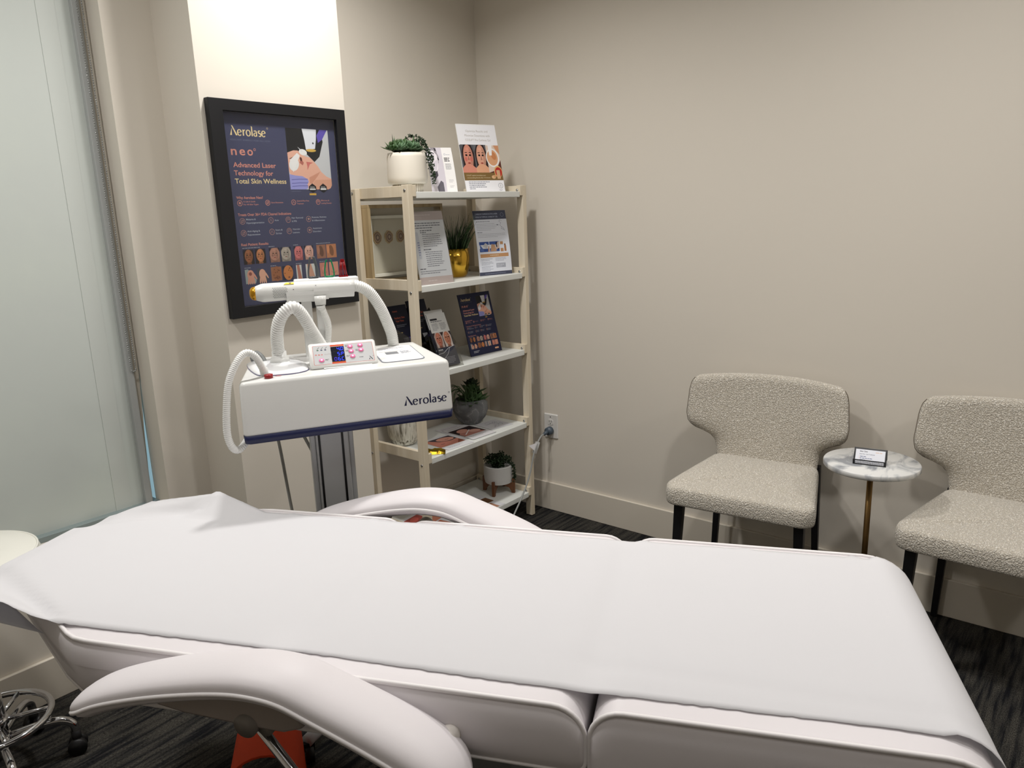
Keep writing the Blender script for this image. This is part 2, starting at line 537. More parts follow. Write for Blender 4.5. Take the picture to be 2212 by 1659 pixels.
        if blotch:
            s.ell(X(.3), Y(.48), .1 * w, .08 * h, blotch); s.ell(X(.7), Y(.48), .1 * w, .08 * h, blotch)

def flared(t, d, thick, thin):
    # calligraphic stroke: vertical strokes thick, horizontal strokes thin
    return thin + (thick - thin) * abs(d.x) ** 1.2
def arc(cx, cy, rx, ry, a0, a1, n=16):
    return [(cx + rx * math.cos(R(a0 + (a1 - a0) * k / n)), cy + ry * math.sin(R(a0 + (a1 - a0) * k / n))) for k in range(n + 1)]
def brand_logo(P, x, y, w, h, rgb):
    """the wordmark: an open capital A followed by 'erolase'; h = capital height"""
    S0 = P.S; u = w / 5.42; v = h / 1.0
    P.S = (S0[0] + x * S0[2], S0[1] + y * S0[3], S0[2] * u, S0[3] * v)
    T = lambda t, d: flared(t, d, .155, .07)
    P.poly([(.0, 0), (.27, .68), (.30, .72), (.25, 0)], rgb)
    P.poly([(.25, 1.02), (.40, 1.0), (.98, 0.0), (.76, -.02)], rgb)
    def e(o): P.line([(o + .08, .31)] + [(o + .52, .36)], .065, rgb); P.line(arc(o + .31, .30, .24, .31, 10, 318, 22), T, rgb)
    e(.95)
    o = 1.68; P.poly([(o, -.01), (o + .17, -.01), (o + .155, .60), (o - .02, .64), (o + .01, .5)], rgb); P.line(arc(o + .30, .36, .19, .23, 165, 70, 8), T, rgb)
    o = 2.12; P.line(arc(o + .31, .30, .26, .31, 0, 360, 26), T, rgb)
    o = 2.86; P.poly([(o, -.01), (o + .17, -.01), (o + .15, 1.0), (o - .02, 1.05), (o + .01, .9)], rgb)
    o = 3.10; P.line(arc(o + .26, .165, .17, .17, 90, 330, 14), T, rgb); P.poly([(o + .36, .0), (o + .52, -.02), (o + .51, .42), (o + .36, .42)], rgb)
    P.line(arc(o + .27, .41, .165, .17, 0, 150, 10), T, rgb); P.line([(o + .24, .33), (o + .40, .36)], .06, rgb)
    o = 3.72; P.line(arc(o + .24, .46, .155, .14, 40, 215, 10) + arc(o + .24, .16, .18, .16, 60, -140, 12), lambda t, d: .075 + .07 * math.sin(math.pi * t), rgb)
    e(4.20)
    P.ring(5.10, .92, .10, .025, rgb)
    P.S = S0

# ================================================================== THE ROOM
XB, YA, ZC = 2.919, 2.56, 2.75
XL, YF = -1.7, -2.2
PX0, PX1, PY = 1.335, 1.908, 2.328      # pilaster
WX0, WX1, WZ0, WZ1 = -.35, 1.172, .50, 2.45
WD = 2.66                                # window plane
b = MB()
b.box(XL, XB, YF, YA + .3, -.1, 0, CARPET); tag(b.build('floor'), kind='structure')
b = MB(); b.box(XL - .1, XB + .1, YF - .1, YA + .3, ZC, ZC + .1, CEIL); tag(b.build('ceiling'), kind='structure')
b = MB()
b.box(XL, WX0, YA, YA + .104, 0, ZC, WALL); b.box(WX0, WX1, YA, YA + .104, 0, WZ0, WALL); b.box(WX0, WX1, YA, YA + .104, WZ1, ZC, WALL)
b.box(WX1, XB, YA, YA + .104, 0, ZC, WALL); b.box(PX0, PX1, PY, YA, 0, ZC, WALL)
tag(b.build('wall_back'), kind='structure')
b = MB(); b.box(XB, XB + .1, YF, YA + .3, 0, ZC, WALL); tag(b.build('wall_right'), kind='structure')
b = MB(); b.box(XL - .1, XL, YF, YA + .3, 0, ZC, WALL); tag(b.build('wall_left'), kind='structure')
b = MB(); b.box(XL - .1, XB + .1, YF - .1, YF, 0, ZC, WALL); tag(b.build('wall_front'), kind='structure')
BH, BT = .146, .014
b = MB()
b.box(XL, PX0 - BT, YA - BT, YA, 0, BH, TRIM); b.box(PX0 - BT, PX0, PY - BT, YA - BT, 0, BH, TRIM)
b.box(PX0, PX1, PY - BT, PY, 0, BH, TRIM); b.box(PX1, PX1 + BT, PY - BT, YA - BT, 0, BH, TRIM); b.box(PX1, XB - BT, YA - BT, YA, 0, BH, TRIM)
tag(b.build('baseboard_back', bevel=.003), kind='structure')
b = MB(); b.box(XB - BT, XB, YF, YA - BT, 0, BH, TRIM); tag(b.build('baseboard_right', bevel=.003), kind='structure')

# window with frosted film, grey frame, clear sliver added at the jamb for a daylight glow
FR = mat('grey_aluminium', (176, 179, 178), .45)
w = bpy.data.objects.new('window_1', None); C.objects.link(w); w.location = (.45, WD, WZ0); tag(w, kind='structure')
def wl(x, y, z): return (x - .45, y - WD, z - WZ0)
b = MB(); y0, y1 = 2.640 - WD, 2.70 - WD
b.box(1.127 - .45, 1.151 - .45, y0, y1, 0, WZ1 - WZ0, FR)
b.box(WX0 - .45, WX0 + .045 - .45, y0, y1, 0, WZ1 - WZ0, FR)
b.box(WX0 - .45, WX1 - .45, y0 + .01, y1, WZ1 - .045 - WZ0, WZ1 - WZ0, FR)
b.build('window_frame', w, bevel=.002)
b = MB(); b.box(WX0 - .45, WX1 - .45, y0 - .01, y1, 0, .02, mat('window_sill_paint', (128, 140, 140), .4)); b.build('window_sill', w, bevel=.002)
b = MB(); b.box(WX0 + .04 - .45, 1.130 - .45, .0, .008, .015, WZ1 - .04 - WZ0, FROST); b.build('frosted_pane', w)
b = MB(); b.box(1.03 - .45, 1.085 - .45, -.0015, .0005, .02, WZ1 - .05 - WZ0, FROST); b.build('reflection_band', w)  # thin bands added to imitate pale vertical reflections on the pane
b = MB(); b.box(.55 - .45, .60 - .45, -.0015, .0005, .02, WZ1 - .05 - WZ0, FROST); b.build('reflection_band', w)
b = MB(); b.add([wl(1.150, WD + .01, WZ0 + .01), wl(1.1725, WD + .01, WZ0 + .01), wl(1.1725, WD + .01, WZ1), wl(1.150, WD + .01, WZ1)], [(0, 1, 2, 3)], CLEAR, False); b.build('side_pane', w)
# added strip masking the sky at the jamb; its wedge edge shapes the blue glow
STRIP = mat('glow_mask_paint', (186, 180, 168), .6)
b = MB(); rn = random.Random(3)
zs = [WZ0 + .0 + i * (WZ1 - WZ0) / 40 for i in range(41)]
vs = []; fs = []
for i, z in enumerate(zs):
    e = 1.151 + .0211 * sst(.5, 1.12, z) + (rn.uniform(-.0008, .0008) if z < 1.05 else .002)
    vs += [wl(1.148, WD - .012, z), wl(min(e, 1.172), WD - .012, z), wl(1.148, WD - .008, z), wl(min(e, 1.172), WD - .008, z)]
    if i:
        k = 4 * i; fs += [(k - 4, k - 3, k + 1, k), (k - 2, k, k + 2, k - 1) if False else (k - 2, k - 1, k + 3, k + 2), (k - 3, k - 1, k + 3, k + 1)]
b.add(vs, fs, STRIP, False); b.build('glow_mask_strip', w)

# bead chain of the window shade
t = thing('shade_chain', 'double strand steel bead chain hanging against the grey window frame', 'chain', (1.147, 2.632, 1.0))
b = MB(); BEAD = mat('bead_steel', (176, 178, 178), .3, metal=.9)
pts = [Vector((-.008, 0, 1.40 - 0.0075 * i)) for i in range(186)]
for k in range(1, 6):
    a = R(180 + 30 * k); pts.append(Vector((.008 * math.cos(a), 0, .008 + .008 * math.sin(a))))
pts += [Vector((.008, 0, .008 + 0.0075 * i)) for i in range(186)]
for p in pts:
    r = .0029
    vs = [p + r * Vector(q) for q in ((1, 0, 0), (0, 1, 0), (-1, 0, 0), (0, -1, 0), (0, 0, 1), (0, 0, -1), (.7, 0, .7), (-.7, 0, .7), (.7, 0, -.7), (-.7, 0, -.7))]
    b.add([p + r * Vector((math.cos(a) * c_, math.sin(a) * c_, s_)) for s_, c_ in ((-.8, .6), (0, 1), (.8, .6)) for a in [k * math.pi / 3 for k in range(6)]],
          [(i * 6 + j, i * 6 + (j + 1) % 6, i * 6 + 6 + (j + 1) % 6, i * 6 + 6 + j) for i in range(2) for j in range(6)] + [(5, 4, 3, 2, 1, 0), (12, 13, 14, 15, 16, 17)], BEAD)
b.tube([Vector((-.008, 0, .012)), Vector((-.008, 0, 1.40))], .0006, BEAD, 5); b.tube([Vector((.008, 0, .012)), Vector((.008, 0, 1.40))], .0006, BEAD, 5)
b.build('bead_strand', t)

# ================================================================== POSTER ART (shared by wall poster and counter sign)
NAVY = (48, 50, 76); NAVY2 = (27, 32, 64)
def laser_photo(P, x0, y0, x1, y1, bg):
    """treatment photograph: face in profile with eye shields, gloved hand and white handpiece; w x h = 1 x 1.15"""
    S0 = P.S; w = x1 - x0; h = y1 - y0
    P.S = (S0[0] + x0 * S0[2], S0[1] + y0 * S0[3], w * S0[2], h * S0[3])
    P.poly([(0, 0), (.9, 0), (.96, .02), (1, .07), (1, 1), (.06, 1), (.0, .95)], (196, 196, 198))
    P.poly([(0, 1), (.82, 1), (.86, .8), (.75, .55), (.62, .46), (.40, .62), (.2, .62), (0, .60)], (30, 30, 34))
    P.poly([(.80, 1), (.98, 1), (.85, .84), (.74, .78), (.72, .9)], (96, 82, 170))
    P.poly([(.38, 1), (.72, 1), (.70, .84), (.66, .68), (.44, .66), (.42, .82)], (222, 222, 228))
    P.ell(.56, .65, .12, .025, (208, 168, 80)); P.ell(.62, .77, .018, .016, (60, 60, 64))
    # face and neck
    P.poly([(0, .60), (.14, .64), (.24, .64), (.30, .60), (.40, .55), (.52, .53), (.60, .47), (.70, .38), (.76, .30), (.88, .22), (1, .18), (1, .07), (.96, .02), (.9, 0), (.44, 0), (.34, .10), (.2, .2), (.04, .22), (0, .30)], (226, 172, 150))
    P.poly([(.02, .50), (.16, .55), (.22, .52), (.10, .50)], (120, 78, 64))
    P.poly([(.30, .52), (.36, .44), (.33, .40), (.26, .44)], (176, 104, 92))
    P.ell(.30, .50, .025, .035, (90, 44, 40), 20)
    P.poly([(.42, .46), (.58, .45), (.50, .42), (.46, .36), (.43, .32), (.44, .38)], (200, 110, 104))
    P.poly([(.46, .20), (.74, .30), (.66, .22), (.52, .10), (.46, .10)], (206, 146, 122))
    P.poly([(.44, 0), (.60, .16), (1, .17), (1, .07), (.9, 0)], (214, 158, 132))
    P.ell(.36, .615, .095, .05, (232, 230, 228), -8); P.poly([(.24, .70), (.28, .68), (.36, .63), (.32, .63)], (220, 220, 222))
    P.ell(.13, .41, .12, .10, (228, 226, 224), 35); P.poly([(.04, .48), (.22, .6), (.28, .56), (.10, .28)], (232, 228, 226))
    # glove
    P.poly([(0, .25), (.14, .23), (.30, .22), (.42, .17), (.44, .13), (.40, .08), (.42, .03), (.36, 0), (0, 0)], (150, 150, 208))
    for a in (.16, .10, .05): P.line([(.04, a), (.22, a + .01), (.42, a - .01 + .02)], .012, (104, 104, 168))
    P.S = S0
def neo_poster(P, w, h, small=False):
    """w x h print; original layout measured on .45 x .628"""
    S0 = P.S
    P.S = (S0[0] - .05 * w / .45, S0[1] - .036 * h / .628, w / .45, h / .628)
    OR = (206, 138, 122); GO = (224, 200, 150); GY = (146, 150, 162); WH = (176, 180, 190)
    brand_logo(P, .078, .592, .150, .030, GO)
    P.text('HEALTHY ENERGY FOR ALL SKIN', .076, .5755, .150, .0052, (104, 108, 128), .0)
    for c_, xx in zip('neo', (.074, .105, .134)): P.text(c_, xx, .530, .021, .0275, OR, .014)
    P.ring(.1625, .549, .0042, .0014, OR)
    P.text('Advanced Laser', .077, .4915, .162, .0155, OR, .015)
    P.text('Technology for', .077, .4655, .148, .0155, OR, .015)
    P.text('Total Skin Wellness', .077, .4395, .198, .0155, GO, .015)
    laser_photo(P, .290, .420, .470, .627, NAVY)
    P.rrect(.290, .620, .300, .628, .004, NAVY) if False else None
    for cx in (.383, .430):
        P.poly([(cx - .017, .417), (cx - .015, .431), (cx, .441), (cx + .015, .431), (cx + .017, .417), (cx, .408)], (20, 22, 30))
        P.bars(cx - .010, .428, .02, 2, .004, .0018, (190, 190, 190), 3, 1)
    P.rect(.3825 - .0145, .400, .3825 + .0145, .4065, (214, 168, 72))
    P.rect(.3705, .4185, .396, .4225, (226, 226, 226)); P.rect(.4175, .4185, .443, .4235, (226, 226, 226))
    P.bars(.292, .413, .045, 1, .01, .0014, (104, 108, 128))
    def icon(x, y, r, c, k):
        P.ring(x, y, r, .0016, c)
        if k % 4 == 0: P.poly([(x, y - .5 * r), (x - .5 * r, y + .1 * r), (x, y + .45 * r), (x + .5 * r, y + .1 * r)], c)
        elif k % 4 == 1: P.ring(x, y, r * .5, .0014, c); P.line([(x - r * .5, y - r * .5), (x + r * .5, y + r * .5)], .0014, c)
        elif k % 4 == 2: P.line([(x - r * .5, y - r * .4), (x, y + r * .5), (x + r * .4, y - r * .4)], .0016, c)
        else: P.line(arc(x, y, r * .5, r * .55, -20, 220, 8), .0015, c); P.line([(x - r * .2, y), (x + r * .25, y)], .0015, c)
    P.text('Why Aerolase Neo?', .075, .3895, .100, .0085, OR, .015)
    for k, (x, l1, l2, wd) in enumerate(((.086, "It's Safe & Gentle", 'For All Skin Types', .056), (.192, 'Zero Downtime', None, .048), (.297, 'Quick & Pain-Free', 'Treatment', .052), (.402, 'Effective &', 'Lasting Results', .046))):
        icon(x, .376, .0095, OR, k)
        if l2: P.text(l1, x + .0135, .3785, wd * (1 if len(l1) > len(l2) else .8), .0048, OR, .004); P.text(l2, x + .0135, .3690, wd * (1 if len(l2) >= len(l1) else .55), .0048, OR, .004)
        else: P.text(l1, x + .0135, .3740, wd, .0048, OR, .004)
    P.text('Treats Over 36+ FDA Cleared Indications', .074, .334, .208, .0090, OR, .012)
    rows = [(.317, (('Melasma &', 'Hyperpigmentation'), ('Acne', None), ('Hair Removal', '& PFB'), ('Rosacea, Redness', '& Inflammation'))),
            (.278, (('Anti-Aging &', 'Rejuvenation'), ('Scars &', 'Striae'), ('Vascular', 'Lesions'), ('Autoimmune', 'Disorders')))]
    k = 1
    for y, ent in rows:
        for x, (a, c_) in zip((.088, .1975, .2675, .354), ent):
            icon(x, y, .0105, (170, 130, 122), k); k += 1
            cw = .0040
            if c_: P.text(a, x + .0145, y + .0030, len(a) * cw, .0055, WH, .004); P.text(c_, x + .0145, y - .0085, len(c_) * cw, .0055, WH, .004)
            else: P.text(a, x + .0145, y - .0028, len(a) * cw, .0055, WH, .004)
    P.text('Real Patient Results', .074, .236, .104, .0085, OR, .015)
    lab = (150, 152, 162)
    fr = [(.076, .118, .121, .163), (.177, .220, .223, .266), (.278, .316, .322, .362), (.376, .417, .420, .465)]
    sk = [((150, 96, 66), (188, 124, 84)), ((178, 130, 112), (176, 164, 152)), ((206, 118, 118), (218, 170, 154)), ((150, 104, 84), (184, 122, 86))]
    for i, (a, b_, c_, d) in enumerate(fr):
        P.bars(a, .2275, .07 if i in (0, 3) else .024, 1, .01, .0022, lab, 5 + i)
        for (q0, q1), s_ in zip(((a, b_), (c_, d)), sk[i]):
            if i < 3: P.face(q0, .174, q1, .2235, s_, (44, 34, 32) if i == 0 else tuple(int(v * .8) for v in s_), (34, 36, 54), blotch=tuple(int(v * .82) for v in s_), fw=.36 if i == 0 else .46)
            else:
                P.rect(q0, .174, q1, .2235, s_); P.ell((q0 + q1) / 2, .2, .010, .02, tuple(int(v * .7) for v in s_), 10); P.ell(q0 + .008, .205, .006, .015, tuple(int(v * 1.15) for v in s_))
    for i, (a, b_, c_, d) in enumerate(((.076, .118, .122, .163), (.177, .219, .223, .266), (.281, .304, .322, .362), (.384, .421, .426, .468))):
        P.bars(a, .1615, .026, 1, .01, .0022, lab, 9 + i)
        for j, (q0, q1) in enumerate(((a, b_), (c_, d))):
            ww = q1 - q0
            if i == 0:
                P.poly([(q0, .109), (q1 - .004, .109), (q1, .12), (q0 + ww * .3, .158), (q0, .157)], (150, 160, 156) if j == 0 else (70, 74, 80))
                c1 = (206, 148, 128) if j == 0 else (216, 164, 140)
                P.ell(q0 + ww * .5, .138, ww * .32, .017, c1)
                for f_, a_ in enumerate((-16, -6, 4, 14)): P.ell(q0 + ww * (.26 + .16 * f_), .119, .0032, .013, c1, a_ * .6)
                P.ell(q0 + ww * .88, .134, .003, .014, c1, 30)
                if j == 0: P.ell(q0 + ww * .48, .142, .006, .006, (140, 84, 76))
            elif i == 1:
                P.rect(q0, .110, q1, .158, (150, 104, 78) if j == 0 else (40, 42, 60))
                P.ell(q0 + ww * .55, .134, ww * .46, .026, (150, 96, 66) if j == 0 else (196, 124, 72))
                rn_ = random.Random(4 + j)
                for q in range(16 if j == 0 else 5): P.ell(q0 + ww * rn_.uniform(.2, .85), .134 + rn_.uniform(-.018, .018), .0022, .0018, (104, 62, 46))
                P.ell(q0 + ww * .6, .118, .004, .003, (120, 70, 60))
            elif i == 2:
                P.rect(q0, .108, q1, .158, (206, 206, 202))
                P.poly([(q0 + ww * .25, .108), (q0 + ww * .15, .158), (q0 + ww * .6, .158), (q0 + ww * .8, .13), (q0 + ww * .95, .108)], (176, 116, 100) if j == 0 else (200, 150, 128))
            else:
                P.rect(q0, .108, q1, .158, (196, 128, 112) if j == 0 else (212, 146, 124))
                P.ell(q0 + ww * .5, .136, ww * .25, .008, (214, 140, 128)); P.line(arc(q0 + ww * .5, .128, ww * .3, .01, 200, 340, 6), .0015, (160, 90, 80))
    if small:
        P.bars(.10, .078, .09, 2, .012, .005, (190, 192, 200), 3); P.rrect(.405, .066, .462, .083, .008, (224, 170, 136))
    P.S = S0

# wall poster
t = thing('framed_poster', 'large navy laser clinic poster in a thick black frame hung on the pilaster', 'poster', (1.619, PY, 1.175))
fw_, fh, bt, dp = .538, .701, .047, .024
b = MB(); x0, x1 = -fw_ / 2, fw_ / 2; yf, yb = -dp, -.001
FRB = mat('black_frame_wood', (26, 26, 28), .5, spec=.35)
I0, I1, J0, J1 = x0 + .048, x1 - .040, .036, .665
prof = [(x0, x1, 0, fh), (I0, I1, J0, J1)]
o4 = [(x0, 0), (x1, 0), (x1, fh), (x0, fh)]; i4 = [(I0, J0), (I1, J0), (I1, J1), (I0, J1)]
vs = [(x, yb, z) for x, z in o4] + [(x, yf, z) for x, z in o4] + [(x, yf, z) for x, z in i4] + [(x, yb - .006, z) for x, z in i4]
fs = []
for j in range(4):
    k = (j + 1) % 4
    fs += [(j, k, 4 + k, 4 + j), (4 + j, 4 + k, 8 + k, 8 + j), (8 + j, 8 + k, 12 + k, 12 + j)]
b.add(vs, fs, FRB, False); b.build('frame', t, bevel=.0015)
P = Print(I1 - I0, J1 - J0, (66, 68, 94)); neo_poster(P, I1 - I0, J1 - J0)
b = MB(); P.mesh(b, Matrix.Translation((I0, -.004, J0)), dz=.00006, rough=.35); b.build('print', t)
b = MB(); b.add([(I0, -.0165, J0), (I1, -.0165, J0), (I1, -.0165, J1), (I0, -.0165, J1)], [(0, 1, 2, 3)], CLEAR, False); b.build('glass', t)
t.children[0]['label'] = 'thick black frame'

# ================================================================== SHELVING UNIT
SX0, SX1, SY0, SY1 = 2.068, 2.806, 2.187, 2.535
LV = [1.581, 1.214, .852, .493, .134]
t = thing('shelving_unit', 'pale wooden open shelving unit with five white shelves in the corner', 'shelf', ((SX0 + SX1) / 2, (SY0 + SY1) / 2, 0))
ox, oy = (SX0 + SX1) / 2, (SY0 + SY1) / 2
LW, LD = .026, .036
for sx in (0, 1):
    for sy in (0, 1):
        x = SX0 - ox if sx == 0 else SX1 - ox - LW
        y = SY0 - oy if sy == 0 else SY1 - oy - LD
        b = MB(); b.box(x, x + LW, y, y + LD, .006, 1.608 if sy == 0 else 1.603, PINE)
        b.box(x + .004, x + LW - .004, y + .005, y + LD - .005, 0, .007, BLACKP)
        b.build('post', t, bevel=.0015)
for i, z in enumerate(LV):
    for sx in (0, 1):
        x = SX0 - ox + LW if sx == 0 else SX1 - ox - LW - .018
        b = MB(); b.box(x, x + .018, SY0 - oy, SY1 - oy, z - .018, z + .025, PINE)
        r_ = b.build('side_rail', t, bevel=.0015)
        for yy in (SY0 + .018, SY1 - .018):
            b = MB()
            xs = (SX0 - .0015, SX0 + .001) if sx == 0 else (SX1 - LW - .018 - .0015, SX1 - LW - .017)
            b.cyl((xs[0] - ox, yy - oy, z + (-.022 if sx == 0 and i else .006)), (xs[1] - ox, yy - oy, z + (-.022 if sx == 0 and i else .006)), .0055, SCREW, 14)
            b.build('screw', r_)
    b = MB(); b.box(SX0 - ox + LW + .0185, SX1 - ox - LW - .0185, SY0 - oy + .002, SY1 - oy - .004, z - .025, z, SHELFW)
    b.build('shelf', t, bevel=.002)

# ------------------------------------------------------------------ plants
def leaf(mb, base, d, L, wd, m, th=.15, curl=.25, n=4):
    """fleshy pointed leaf growing from base along d"""
    d = Vector(d).normalized(); s_ = d.cross(Vector((0, 0, 1)))
    if s_.length < .05: s_ = Vector((1, 0, 0))
    s_.normalize(); u_ = s_.cross(d).normalized(); rs = []
    for i in range(n + 1):
        t_ = i / n; w_ = wd * (math.sin(math.pi * (.12 + .80 * t_)) ** .8) * (1 if t_ < .99 else .15)
        c_ = base + d * L * t_ + u_ * curl * L * t_ * t_
        rs.append([c_ + s_ * w_, c_ + u_ * w_ * th - s_ * 0, c_ - s_ * w_, c_ - u_ * w_ * th * 2.2])
    mb.rings(rs, m)
def rosette(mb, c, r, n, m, rn, tilt=Vector((0, 0, 1)), wd=.32):
    c = Vector(c)
    ax = tilt.normalized(); a = ax.orthogonal().normalized(); b_ = ax.cross(a)
    for ring_, (el, k) in enumerate(((12, n), (38, n - 1), (64, max(3, n - 3)))):
        for j in range(k):
            ph = 2 * math.pi * (j + .5 * ring_) / k + rn.uniform(-.15, .15); e = R(el + rn.uniform(-8, 8))
            d = (math.cos(ph) * a + math.sin(ph) * b_) * math.cos(e) + ax * math.sin(e)
            leaf(mb, c, d, r * (1 - .16 * ring_) * rn.uniform(.85, 1.1), r * wd * .5 * 1.35, m)
def bead_stem(mb, pts, m, rn, r=.0042, step=.007, sp=.006):
    P_ = resample(catmull(pts, 8), step)
    mb.tube(P_, .0011, LEAFD, 5)
    for p in P_:
        for k in range(3):
            d = Vector((rn.uniform(-1, 1), rn.uniform(-1, 1), rn.uniform(-.7, .7))).normalized()
            q = p + d * sp; a = d.orthogonal().normalized(); b_ = d.cross(a); rr = r * rn.uniform(.8, 1.15)
            rs = []
            for h_, w_ in ((-.9, .35), (-.3, .9), (.5, .85), (1.15, .2)):
                rs.append([q + d * rr * h_ + rr * .62 * w_ * (math.cos(2 * math.pi * j / 6) * a + math.sin(2 * math.pi * j / 6) * b_) for j in range(6)])
            mb.rings(rs, m)

# white pot on the top shelf: centre px-derived (2.17, 2.33)
def pot_top():
    t = thing('potted_succulent', 'white footed ceramic planter of mixed succulents on the top shelf', 'plant', (2.203, 2.325, LV[0]))
    b = MB(); CER = mat('ivory_ceramic', (226, 219, 206), .35)
    R1 = .080
    b.lathe([(R1 * .0 + .001, .034), (R1 * .92, .034), (R1 * .99, .040), (R1 * 1.02, .060), (R1 * .985, .140), (R1 * .95, .155), (R1 * .90, .155), (R1 * .90, .142), (.001, .142)], CER, 40)
    b.build('pot', t)
    b = MB(); b.lathe([(.001, 0), (.052, 0), (.056, .003), (.060, .036), (.001, .036)], CER, 40)
    for k in range(30):
        a = 2 * math.pi * k / 30; b.cyl((.0575 * math.cos(a), .0575 * math.sin(a), .001), (.0605 * math.cos(a), .0605 * math.sin(a), .034), .0035, CER, 6)
    b.build('pot_foot', t)
    b = MB(); b.lathe([(.001, .142), (.071, .142), (.070, .148), (.001, .150)], SOIL, 24); b.build('soil', t)
    rn = random.Random(11); b = MB()
    for (x, y, r, n, m_) in ((-.055, -.03, .042, 9, LEAFB), (-.01, -.05, .048, 9, LEAFB), (.035, -.035, .042, 9, LEAFB), (-.05, .03, .05, 8, LEAFG), (.02, .02, .052, 9, LEAFB), (.055, .01, .04, 8, LEAFG), (-.02, .0, .055, 8, LEAFG), (0, .055, .045, 8, LEAFD), (-.075, .0, .036, 7, LEAFG), (.0, -.02, .06, 8, LEAFB)):
        rosette(b, (x * .84, y * .84, .158 + rn.uniform(0, .014)), r, n, m_, rn, Vector((x * 2, y * 2, .35)))
    for k in range(10):
        a = rn.uniform(0, 6.28); q = rn.uniform(.01, .06)
        leaf(b, Vector((q * math.cos(a), q * math.sin(a), .16)), (math.cos(a) * .5, math.sin(a) * .5, 1), rn.uniform(.05, .075), .006, rn.choice((LEAFG, LEAFD, LEAFB)))
    b.build('succulents', t)
    b = MB(); rn = random.Random(5)
    for k in range(3):
        o_ = k * .012
        bead_stem(b, [(.0 + o_, -.02, .19), (.035, -.05 + o_, .205), (.052, -.070 + o_ * .5, .180), (.058, -.082 + o_, .145), (.056, -.090 + o_ * .8, .10), (.058, -.090 + o_ * .6, .055 + .02 * k), (.060, -.090 + o_ * .5, .025 + .03 * k)], LEAFD, rn)
    bead_stem(b, [(.0, .01, .20), (.03, .0, .225), (.06, -.02, .215), (.095, -.02, .20)], LEAFD, rn)
    b.build('trailing_stems', t)
pot_top()

def stand_up(name, label, cat, P, bl, w, h, yaw, lean, th=.002, back=(235, 235, 235), curve=0, dz=.0002, group=None, holder=None):
    """free-standing sheet: bottom left corner bl, leaning back"""
    t = thing(name, label, cat, bl, yaw, group)
    M = Matrix.Rotation(-lean, 4, 'X')
    bend = (lambda y: curve * (y / h) ** 2) if curve else None
    b = MB()
    N = 10; vs = []
    for i in range(N + 1):
        y = h * i / N; q = bend(y) if bend else 0
        for x in (0, w):
            vs += [M @ Vector((x, q + .0002, y)), M @ Vector((x, q + th, y))]
    fs = []
    for i in range(N):
        k = 4 * i; fs += [(k, k + 2, k + 6, k + 4), (k + 1, k + 5, k + 7, k + 3), (k, k + 4, k + 5, k + 1), (k + 2, k + 3, k + 7, k + 6)]
    fs += [(0, 1, 3, 2), (4 * N, 4 * N + 2, 4 * N + 3, 4 * N + 1)]
    b.add(vs, fs, ink(back), False)
    P.mesh(b, M, bend, dz=.00008)
    b.build('sheet', t)
    return t, M

# sign with before/after faces on the top shelf
P = Print(.199, .292, (238, 238, 242))
for i, (s_, wd) in enumerate((('Optimize Results and', .112), ('Minimize Downtime with', .128), ('CO2LIFT Pro Carboxy Gel', .128))):
    P.text(s_, .100, .262 - i * .0195, wd, .0095, (168, 160, 150), -.004, 'C')
P.rect(0, .084, .199, .205, (96, 96, 100))
P.face(.004, .084, .070, .207, (206, 140, 120), (44, 32, 32), (88, 88, 92), blotch=(196, 108, 96))
P.face(.070, .084, .134, .207, (214, 158, 134), (44, 32, 32), (100, 100, 104))
P.poly([(0, .084), (0, .104), (.02, .122), (.05, .118), (.068, .104), (.068, .084)], (210, 138, 118))
P.poly([(.068, .084), (.068, .104), (.088, .122), (.118, .118), (.134, .104), (.134, .084)], (218, 162, 128))
P.rect(.132, .084, .199, .205, (218, 196, 180))
P.poly([(.132, .084), (.199, .084), (.199, .14), (.17, .095)], (94, 50, 42))
P.ell(.160, .150, .034, .042, (236, 232, 228)); P.ell(.159, .150, .028, .035, (214, 160, 120)); P.ell(.166, .158, .012, .018, (198, 130, 84), 20)
P.poly([(.145, .160), (.143, .205), (.165, .205), (.158, .160)], (238, 236, 236)); P.poly([(.172, .205), (.199, .205), (.199, .165), (.185, .18)], (206, 150, 112))
P.rect(0, .050, .199, .084, (124, 98, 56))
P.text('CO2LIFT applied immediately post', .012, .070, .098, .0046, (214, 200, 170), 0); P.text('microneedling Results after 10 minutes', .014, .0595, .118, .0046, (214, 200, 170), 0)
P.ell(.178, .088, .021, .026, (222, 176, 112)); P.ell(.179, .086, .018, .022, (178, 44, 40))
P.rrect(.168, .056, .186, .095, .002, (206, 164, 126)); P.ell(.150, .064, .011, .008, (212, 172, 128)); P.ell(.157, .068, .007, .006, (198, 150, 104))
for i in range(5): P.bars(.018, .042 - i * .0075, (.108, .096, .08, .088, .03)[i], 1, .01, .0026, (90, 94, 112), 20 + i, 1)
P.ring(.179, .026, .0115, .0012, (70, 72, 84)); P.text('2', .1765, .0215, .005, .009, (70, 72, 84), 0); P.bars(.17, .008, .018, 2, .005, .0014, (130, 130, 140), 8)
stand_up('counter_sign', 'white and gold sign with two woman faces standing on the top shelf', 'sign', P, (2.487, 2.262, LV[0] + .0005), .199, .297, R(-17), R(14), .004, dz=.0002)

